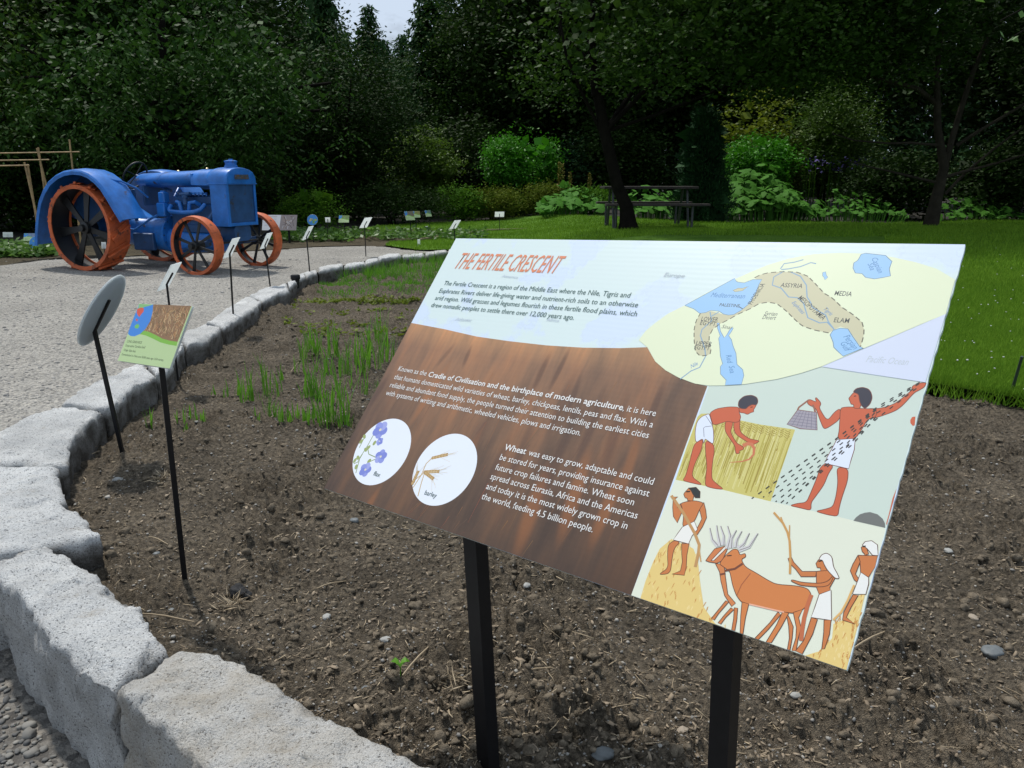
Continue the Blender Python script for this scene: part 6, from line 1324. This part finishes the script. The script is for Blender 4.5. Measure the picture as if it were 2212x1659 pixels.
# juniper, conical and rough
x, Y, _ = atg(1512, 470, 17.2); z0 = float(zl(np.array([x]), np.array([Y]))[0]); hh = AT(1500, 252, 17.2)[2] - z0; r = np.random.default_rng(93)
n = 1500; t = r.random(n); a = r.uniform(0, 6.28, n); rr = .80 * (1 - t * .80) * (.75 + .35 * vn(np.c_[np.cos(a) * 2, np.sin(a) * 2, t * 5], 4)) * r.uniform(.55, 1, n)
C = np.c_[rr * np.cos(a), rr * np.sin(a), .05 + t * hh]; P = np.repeat(C, 18, 0) + r.normal(size=(n * 18, 3)) * np.array([.07, .07, .09]); D = np.c_[np.repeat(np.cos(a), 18), np.repeat(np.sin(a), 18), np.full(n * 18, 1.1)] + r.normal(size=(n * 18, 3)) * .4
Vj = join([quads(P, .085, .28, r, D=D), quads(C[:260] * np.array([.5, .5, .9]), .45, .7, r)])
root = empty('juniper', (x, Y, z0), 0, 'upright dark green juniper behind the right end of the picnic table', 'conifer'); MB().tube([(0, 0, -.1), (0, 0, hh * .8)], [.07, .02], 8).build('trunk', M['bark'], root, True); ob('crown', mesh_np('crown', Vj[0], Vj[1], M['juniper']), root)
# broad leaved butterbur: every large leaf is a rounded lobed plate on a stalk
def broadleaf_mesh():
    V = [(0, 0, 0)]; n = 14
    for k in range(n):
        a = 2 * math.pi * k / n; rr = 1.0 * (.92 + .10 * math.cos(a * 5 + 1)); rr *= .35 + .65 * min(1, abs(a - math.pi) and abs(((a + math.pi) % (2 * math.pi)) - math.pi) * 0 + (.25 + .75 * min(1, min(a, 2 * math.pi - a) / .7)))
        V.append((rr * math.cos(a), rr * math.sin(a), -.22 * rr * rr + .05 * math.cos(a * 5)))
    Fc = [(0, 1 + k, 1 + (k + 1) % n) for k in range(n)]
    return mesh_np('leaf', V, Fc, M['butterbur'], True)
BL = broadleaf_mesh()
def butterbur(name, x0, x1, Y0, Y1, hmax, nlv, size, label, seed):
    r = np.random.default_rng(seed); xc = (x0 + x1) / 2; yc = (Y0 + Y1) / 2; zc = float(zl(np.array([xc]), np.array([yc]))[0]); root = empty(name, (xc, yc, zc), 0, label, 'plant'); m = MB()
    for k in range(nlv):
        x = r.uniform(x0, x1) - xc; y = r.uniform(Y0, Y1) - yc; e = 1 - (2 * x / (x1 - x0)) ** 2 * .55; fr = .35 + .65 * (y + (Y1 - Y0) / 2) / (Y1 - Y0); z = max(.08, hmax * e * fr * r.uniform(.55, 1.05))
        l = ob('leaf', BL, root); s = size * r.uniform(.6, 1.2); l.location = (x, y, z); l.scale = (s, s, s); l.rotation_euler = (r.uniform(.1, .75), r.normal() * .35, r.normal() * .8)
        m.tube([(x * .9, y, -.05), (x, y, z - .01)], .010, 4)
    m.build('stalks', M['butterbur'], root)['kind'] = 'stuff'
    return root
butterbur('butterbur', AT(1560, 480, 18)[0], AT(1745, 480, 18)[0], 17.4, 19.0, 1.25, 260, .15, 'broad clump of large round leaves right of the juniper', 101)
butterbur('butterbur', AT(1165, 470, 21.5)[0], AT(1310, 470, 21.5)[0], 21.0, 22.6, .85, 150, .15, 'clump of large round leaves at the end of the lit lawn', 102)
butterbur('butterbur', AT(1345, 470, 18.6)[0], AT(1480, 470, 18.6)[0], 18.0, 19.2, .75, 130, .14, 'patch of large round leaves seen under the picnic table', 103)
butterbur('butterbur', AT(1750, 480, 17.6)[0], AT(1960, 480, 17.6)[0], 17.3, 18.4, .65, 120, .09, 'looser clump of small round leaves in front of the olive bush', 104)
butterbur('butterbur', AT(2060, 480, 16.6)[0], AT(2260, 470, 16.6)[0], 16.8, 18.0, .60, 80, .12, 'shaded clump of round leaves at the right edge of the lawn', 105)
# mullein spikes
for i, (u, vt, h) in enumerate(((1209, 350, 'tallest yellow flower spike, leftmost above the clump of round leaves'), (1216, 352, 'second tall yellow flower spike, close beside the tallest one'), (1232, 372, 'short yellow flower spike just right of the two tall ones'), (1274, 372, 'lone yellow flower spike nearest the leaning trunk'))):
    q = AT(u, vt, 23.0); x, z1 = q[0], q[2]; root = empty('flower_spike', (x, 23.0, zl(np.array([x]), np.array([23.0]))[0]), 0, h, 'flower', 'yellow flower spikes behind the far border'); zz = z1 - root.location[2]
    n = 150; r = np.random.default_rng(i); t = r.random(n); a = r.uniform(0, 6.28, n); rr = .035 * (1.1 - t); C = np.c_[rr * np.cos(a), rr * np.sin(a), zz * (.45 + .55 * t)]
    V, Fc = quads(C, .06, .6, r, 0.2); MB().tube([(0, 0, 0), (0, 0, zz)], [.014, .006], 5).build('stem', M['hedge'], root); ob('florets', mesh_np('florets', V, Fc, M['mullein']), root, kind='stuff')
# purple flowers in the shade
r = np.random.default_rng(5); n = 260; u = r.uniform(1740, 1900, n); C = np.array([AT(a, b, 20.6) for a, b in zip(u, r.uniform(338, 372, n))]); C[:, 1] += r.normal(size=n) * .3
V, Fc = quads(C, .07, .7, r, 0, .6); m_ = C.mean(0); m_[2] = .4
root = empty('delphiniums', tuple(m_), 0, 'dim violet blue flowers in the shade beside the olive bush', 'flowers'); ob('petals', mesh_np('petals', V - m_, Fc, M['purple']), root, kind='stuff')
S = MB()
for k in range(0, n, 8): S.tube([(C[k][0] - m_[0], C[k][1] - m_[1], 0), tuple(C[k] - m_)], .008, 4)
S.build('stems', M['hedge'], root, kind='stuff')
# young tree whose twig hangs into the top right corner
root = empty('overhanging_tree', (5.6, 5.2, .12), 0, 'bright leafy twigs of a nearer tree hanging into the top right corner', 'tree'); m = MB(); r = np.random.default_rng(8)
m.tube([(0, 0, -.1), (0, .05, 1.2), (-.1, 0, 2.6), (-.2, 0, 3.6)], [.10, .08, .06, .03], 10); LV = []
tg = [((2100, -30), (2150, 8)), ((2160, 45), (2195, 62)), ((2190, 78), (2215, 30)), ((2205, 150), (2235, 90))]
for k, (e, s_) in enumerate(tg):
    E1 = AT(*e, 5.0) - np.array([5.6, 5.2, .12]); m.tube([(-.15, 0, 3.0), tuple((E1 + np.array([-.15, 0, 3.0])) / 2 + np.array([.1, 0, .25])), tuple(E1)], [.02, .012, .004], 6)
    for q in range(14):
        t = r.uniform(.5, 1.02); c = np.array([-.15, 0, 3.0]) * (1 - t) + E1 * t + r.normal(size=3) * .05; LV.append(c)
for k in range(700):
    LV.append(np.array([-.1, 0, 3.6]) + r.normal(size=3) * np.array([.75, .8, .6]))
LV = np.array(LV); LV = LV[~((LV[:, 0] < -1.25) & (LV[:, 2] < 1.9))]
V, Fc = quads(LV, .075, .5, r, -.5, .4); m.build('trunk', M['bark'], root, True); ob('crown', mesh_np('crown', V, Fc, M['sprigleaf']), root)

# ------------------------------------------------------------------ grass, seedlings, low growth
def blades(P, z, h, w, r, lean=.35):
    n = len(P); a = r.uniform(0, 6.28, n); h = h * r.uniform(.6, 1.3, n); s = np.c_[np.cos(a), np.sin(a), np.zeros(n)] * (w / 2); b = np.c_[P, z]; d = np.c_[r.normal(size=(n, 2)) * lean, np.ones(n)] * h[:, None]
    V = np.stack([b - s, b + s, b + d], 1).reshape(-1, 3); return V, np.arange(3 * n).reshape(n, 3)
r = np.random.default_rng(14)
def lawn_pts(n, y0, y1, u0, u1):
    out = np.zeros((0, 2))
    while len(out) < n:
        y = np.exp(r.uniform(math.log(y0), math.log(y1), n)); x = y * (r.uniform(u0, u1, n) - CX) / F * 1.0; P = np.c_[x, y]; out = np.r_[out, P[inside(P, lawn_poly)]]
    return out[:n]
parts = []
for n, y0, y1, u0, u1, h, w_ in ((95000, 3.6, 9, 2000, 2330, .045, .006), (45000, 8, 20, 1900, 2330, .05, .013), (50000, 12.8, 22, 820, 1900, .045, .014)):
    P = lawn_pts(n, y0, y1, u0, u1); parts.append(blades(P, zlawn(P[:, 0], P[:, 1]) - .005, h, w_, r))
d = rng.uniform(0, 1, 2600); pe = interp(lawn_edge[3:8], np.sort(d)) + rng.normal(size=(2600, 2)) * .035; parts.append(blades(pe, np.full(len(pe), .07), .09, .007, r, .5))
V, Fc = join(parts); ob('grass', mesh_np('grass', V, Fc, M['lawnblade']), kind='stuff', label='short mown grass of the lawn', cat='grass')
# clover flowers
P = lawn_pts(70, 4.0, 11, 2050, 2300); V, Fc = lumps(I0, np.c_[P, zlawn(P[:, 0], P[:, 1]) + .045], np.full(len(P), .006), .15); ob('clover_flowers', mesh_np('clover_flowers', V, Fc, M['petal']), kind='stuff', label='tiny white clover heads dotted in the lawn', cat='flowers')
# cereal seedlings in rows
def tuft(x, y, h, nb, i):
    rr = np.random.default_rng(500 + i); m = MB(); z = float(soilz(np.array([x]), np.array([y]))[0]); root = empty('cereal_seedling', (x, y, z), 0, 'tuft of upright green rice blades in the middle of the bed', 'seedling', 'rice seedlings in rows across the bed')
    for k in range(nb):
        a = rr.uniform(0, 6.28); hh = h * rr.uniform(.5, 1.1); ln = rr.uniform(.05, .38); wd = rr.uniform(.006, .010); bx_, by_ = rr.normal(size=2) * .016; dx_, dy_ = math.cos(a), math.sin(a); sx_, sy_ = -dy_ * wd / 2, dx_ * wd / 2; V = []
        for t, q in ((0, .5), (.35, 1), (.7, .8), (1, .08)):
            X = bx_ + dx_ * ln * hh * t * t; Y_ = by_ + dy_ * ln * hh * t * t; Z_ = hh * t * (1 - .12 * t * ln); V += [(X - sx_ * q, Y_ - sy_ * q, Z_ - .01), (X + dx_ * .0015, Y_ + dy_ * .0015, Z_ - .0085), (X + sx_ * q, Y_ + sy_ * q, Z_ - .01)]
        m.add(V, [(j * 3 + c, j * 3 + 1 + c, j * 3 + 4 + c, j * 3 + 3 + c) for j in range(3) for c in (0, 1)])
    m.build('blades', M['seed'], root, True); return root
TU = [(322, 925, 50, 6), (395, 922, 45, 5), (405, 925, 28, 4), (428, 920, 35, 4), (440, 922, 42, 6), (415, 915, 35, 4), (459, 845, 30, 5), (487, 842, 40, 6), (507, 842, 48, 7), (530, 855, 70, 10), (540, 850, 78, 10), (552, 848, 40, 6), (575, 838, 85, 9), (598, 838, 60, 7), (612, 812, 40, 5), (582, 900, 60, 9), (598, 905, 45, 6), (610, 912, 55, 8), (625, 905, 42, 5), (560, 908, 30, 5),
      (655, 770, 68, 12), (672, 760, 75, 12), (690, 755, 40, 6), (640, 800, 40, 5), (660, 800, 50, 6), (680, 850, 60, 9), (695, 905, 75, 9), (710, 905, 95, 10), (725, 860, 60, 6), (738, 905, 150, 9), (755, 905, 60, 6), (770, 780, 80, 12), (786, 800, 90, 12), (800, 770, 85, 10), (815, 790, 95, 10), (830, 775, 70, 9), (845, 770, 60, 8), (790, 848, 60, 8), (812, 850, 40, 6), (760, 830, 50, 6), (838, 740, 50, 7), (720, 770, 35, 5), (655, 905, 35, 5), (672, 910, 48, 6), (640, 895, 40, 5), (705, 830, 60, 6)]
TU += [(int(r.uniform(640, 760)), int(v_ + r.normal() * 5), int(r.uniform(30, 80)), int(r.integers(5, 10))) for v_ in (903, 850, 808, 770) for _ in range(7)] + [(int(r.uniform(760, 850)), int(r.uniform(730, 800)), int(r.uniform(40, 80)), 8) for _ in range(6)]
for i, (u, v, hp, nb) in enumerate(TU):
    p = G(u, v, 0.0); tf = tuft(p[0], p[1], hp / F * p[1] * 1.12, nb, i)
    row = 'front' if v > 885 else 'middle' if v > 825 else 'back'; side = 'beside the rice sign post' if u < 470 else 'near the left end' if u < 560 else 'halfway along' if u < 660 else 'towards the big panel'
    size = 'tallest' if hp > 120 else 'tall' if hp > 72 else 'medium' if hp > 48 else 'small'
    tf['label'] = f'{size} tuft of rice blades in the {row} row, {side}'
P = []; hs = []
for k in range(1500):   # thin far rows
    u = rng.uniform(690, 980); v = rng.choice([560, 572, 586, 600, 612, 628]) + rng.normal() * 4 + (840 - u) * .03; p = G(u, v, 0.0); P.append(p[:2]); hs.append(rng.uniform(.06, .20) if v < 606 else .05)
P = np.array(P); ok = inside(P, bed_poly) & (poly_dist(P, kerb_mid)[0] > .22); P = P[ok]; V, Fc = blades(np.repeat(P, 4, 0) + rng.normal(size=(len(P) * 4, 2)) * .02, np.repeat(soilz(P[:, 0], P[:, 1]), 4), np.repeat(np.array(hs)[ok], 4), .009, r, .3)
ob('far_seedlings', mesh_np('far_seedlings', V, Fc, M['seed']), kind='stuff', label='fine green cereal seedlings in thin rows at the back of the bed', cat='seedlings')
def weeds(name, uv, n, L, mat, lab, zf, spread=.03, h=.03, k=7):
    P = np.array([G(a, b, .02)[:2] for a, b in uv]); P = P[rng.integers(0, len(P), n)] + rng.normal(size=(n, 2)) * spread; C = np.repeat(np.c_[P, zf(P[:, 0], P[:, 1]) + h * .5], k, 0) + rng.normal(size=(n * k, 3)) * np.array([.02, .02, h * .35])
    V, Fc = quads(C, L, .5, r, .2, .3); return ob(name, mesh_np(name, V, Fc, mat), kind='stuff', label=lab, cat='plants')
weeds('low_sprouts', [(u, v) for u in range(640, 880, 12) for v in (640, 665, 690, 712) if u < 960 - (v - 560) * .52] + [(430, 730), (620, 690), (600, 720)], 110, .045, M['goldmaple'], 'sparse yellowish sprouts across the back half of the bed', soilz, .10, .025)
weeds('sowing_row', [(u, 648 - (u - 660) * .02) for u in range(650, 900, 6)], 120, .04, M['goldmaple'], 'row of yellowish seedlings across the bed', soilz, .05, .03)
r2 = np.random.default_rng(77); n = 700; u = np.r_[r2.uniform(-20, 110, 330), r2.uniform(600, 760, 230), r2.uniform(760, 1040, 140)]; v = np.r_[r2.uniform(536, 556, 330), r2.uniform(503, 522, 230), r2.uniform(501, 518, 140)]
C = np.array([G(a, b, .12) for a, b in zip(u, v)]); C = np.repeat(C, 9, 0) + r2.normal(size=(n * 9, 3)) * np.array([.10, .10, .05]); C[:, 2] = np.abs(C[:, 2] - .12) + .14
V, Fc = quads(C, .11, .6, r2, .1, .3); ob('bed_plants', mesh_np('bed_plants', V, Fc, M['sprigleaf']), kind='stuff', label='low leafy crops growing in the far beds beyond the path', cat='plants')
# dry grass tufts at the kerb foot
for i, (u, v, s) in enumerate(((165, 968, .07), (352, 1035, .05), (505, 1290, .05), (985, 1475, .04))):
    p = G(u, v, 0.0); z = float(soilz(p[:1], p[1:2])[0]); n = 60; C = r2.normal(size=(n, 3)) * np.array([.02, .02, .006]); a = r2.uniform(0, 6.28, n); V, Fc = quads(C, s, .07, r2, D=np.c_[np.cos(a), np.sin(a), r2.uniform(-.1, .9, n)])
    ob('dry_tuft', mesh_np('dry_tuft', V, Fc, M['straw']), None, (p[0], p[1], z + .01), label=['withered straw tuft at the foot of the kerb below the disc sign', 'withered root tuft just left of the rice sign post', 'dry tuft below the charred lump', 'small root tuft left of the tiny seedling'][i], cat='dry tuft')
bpy.context.view_layer.update()
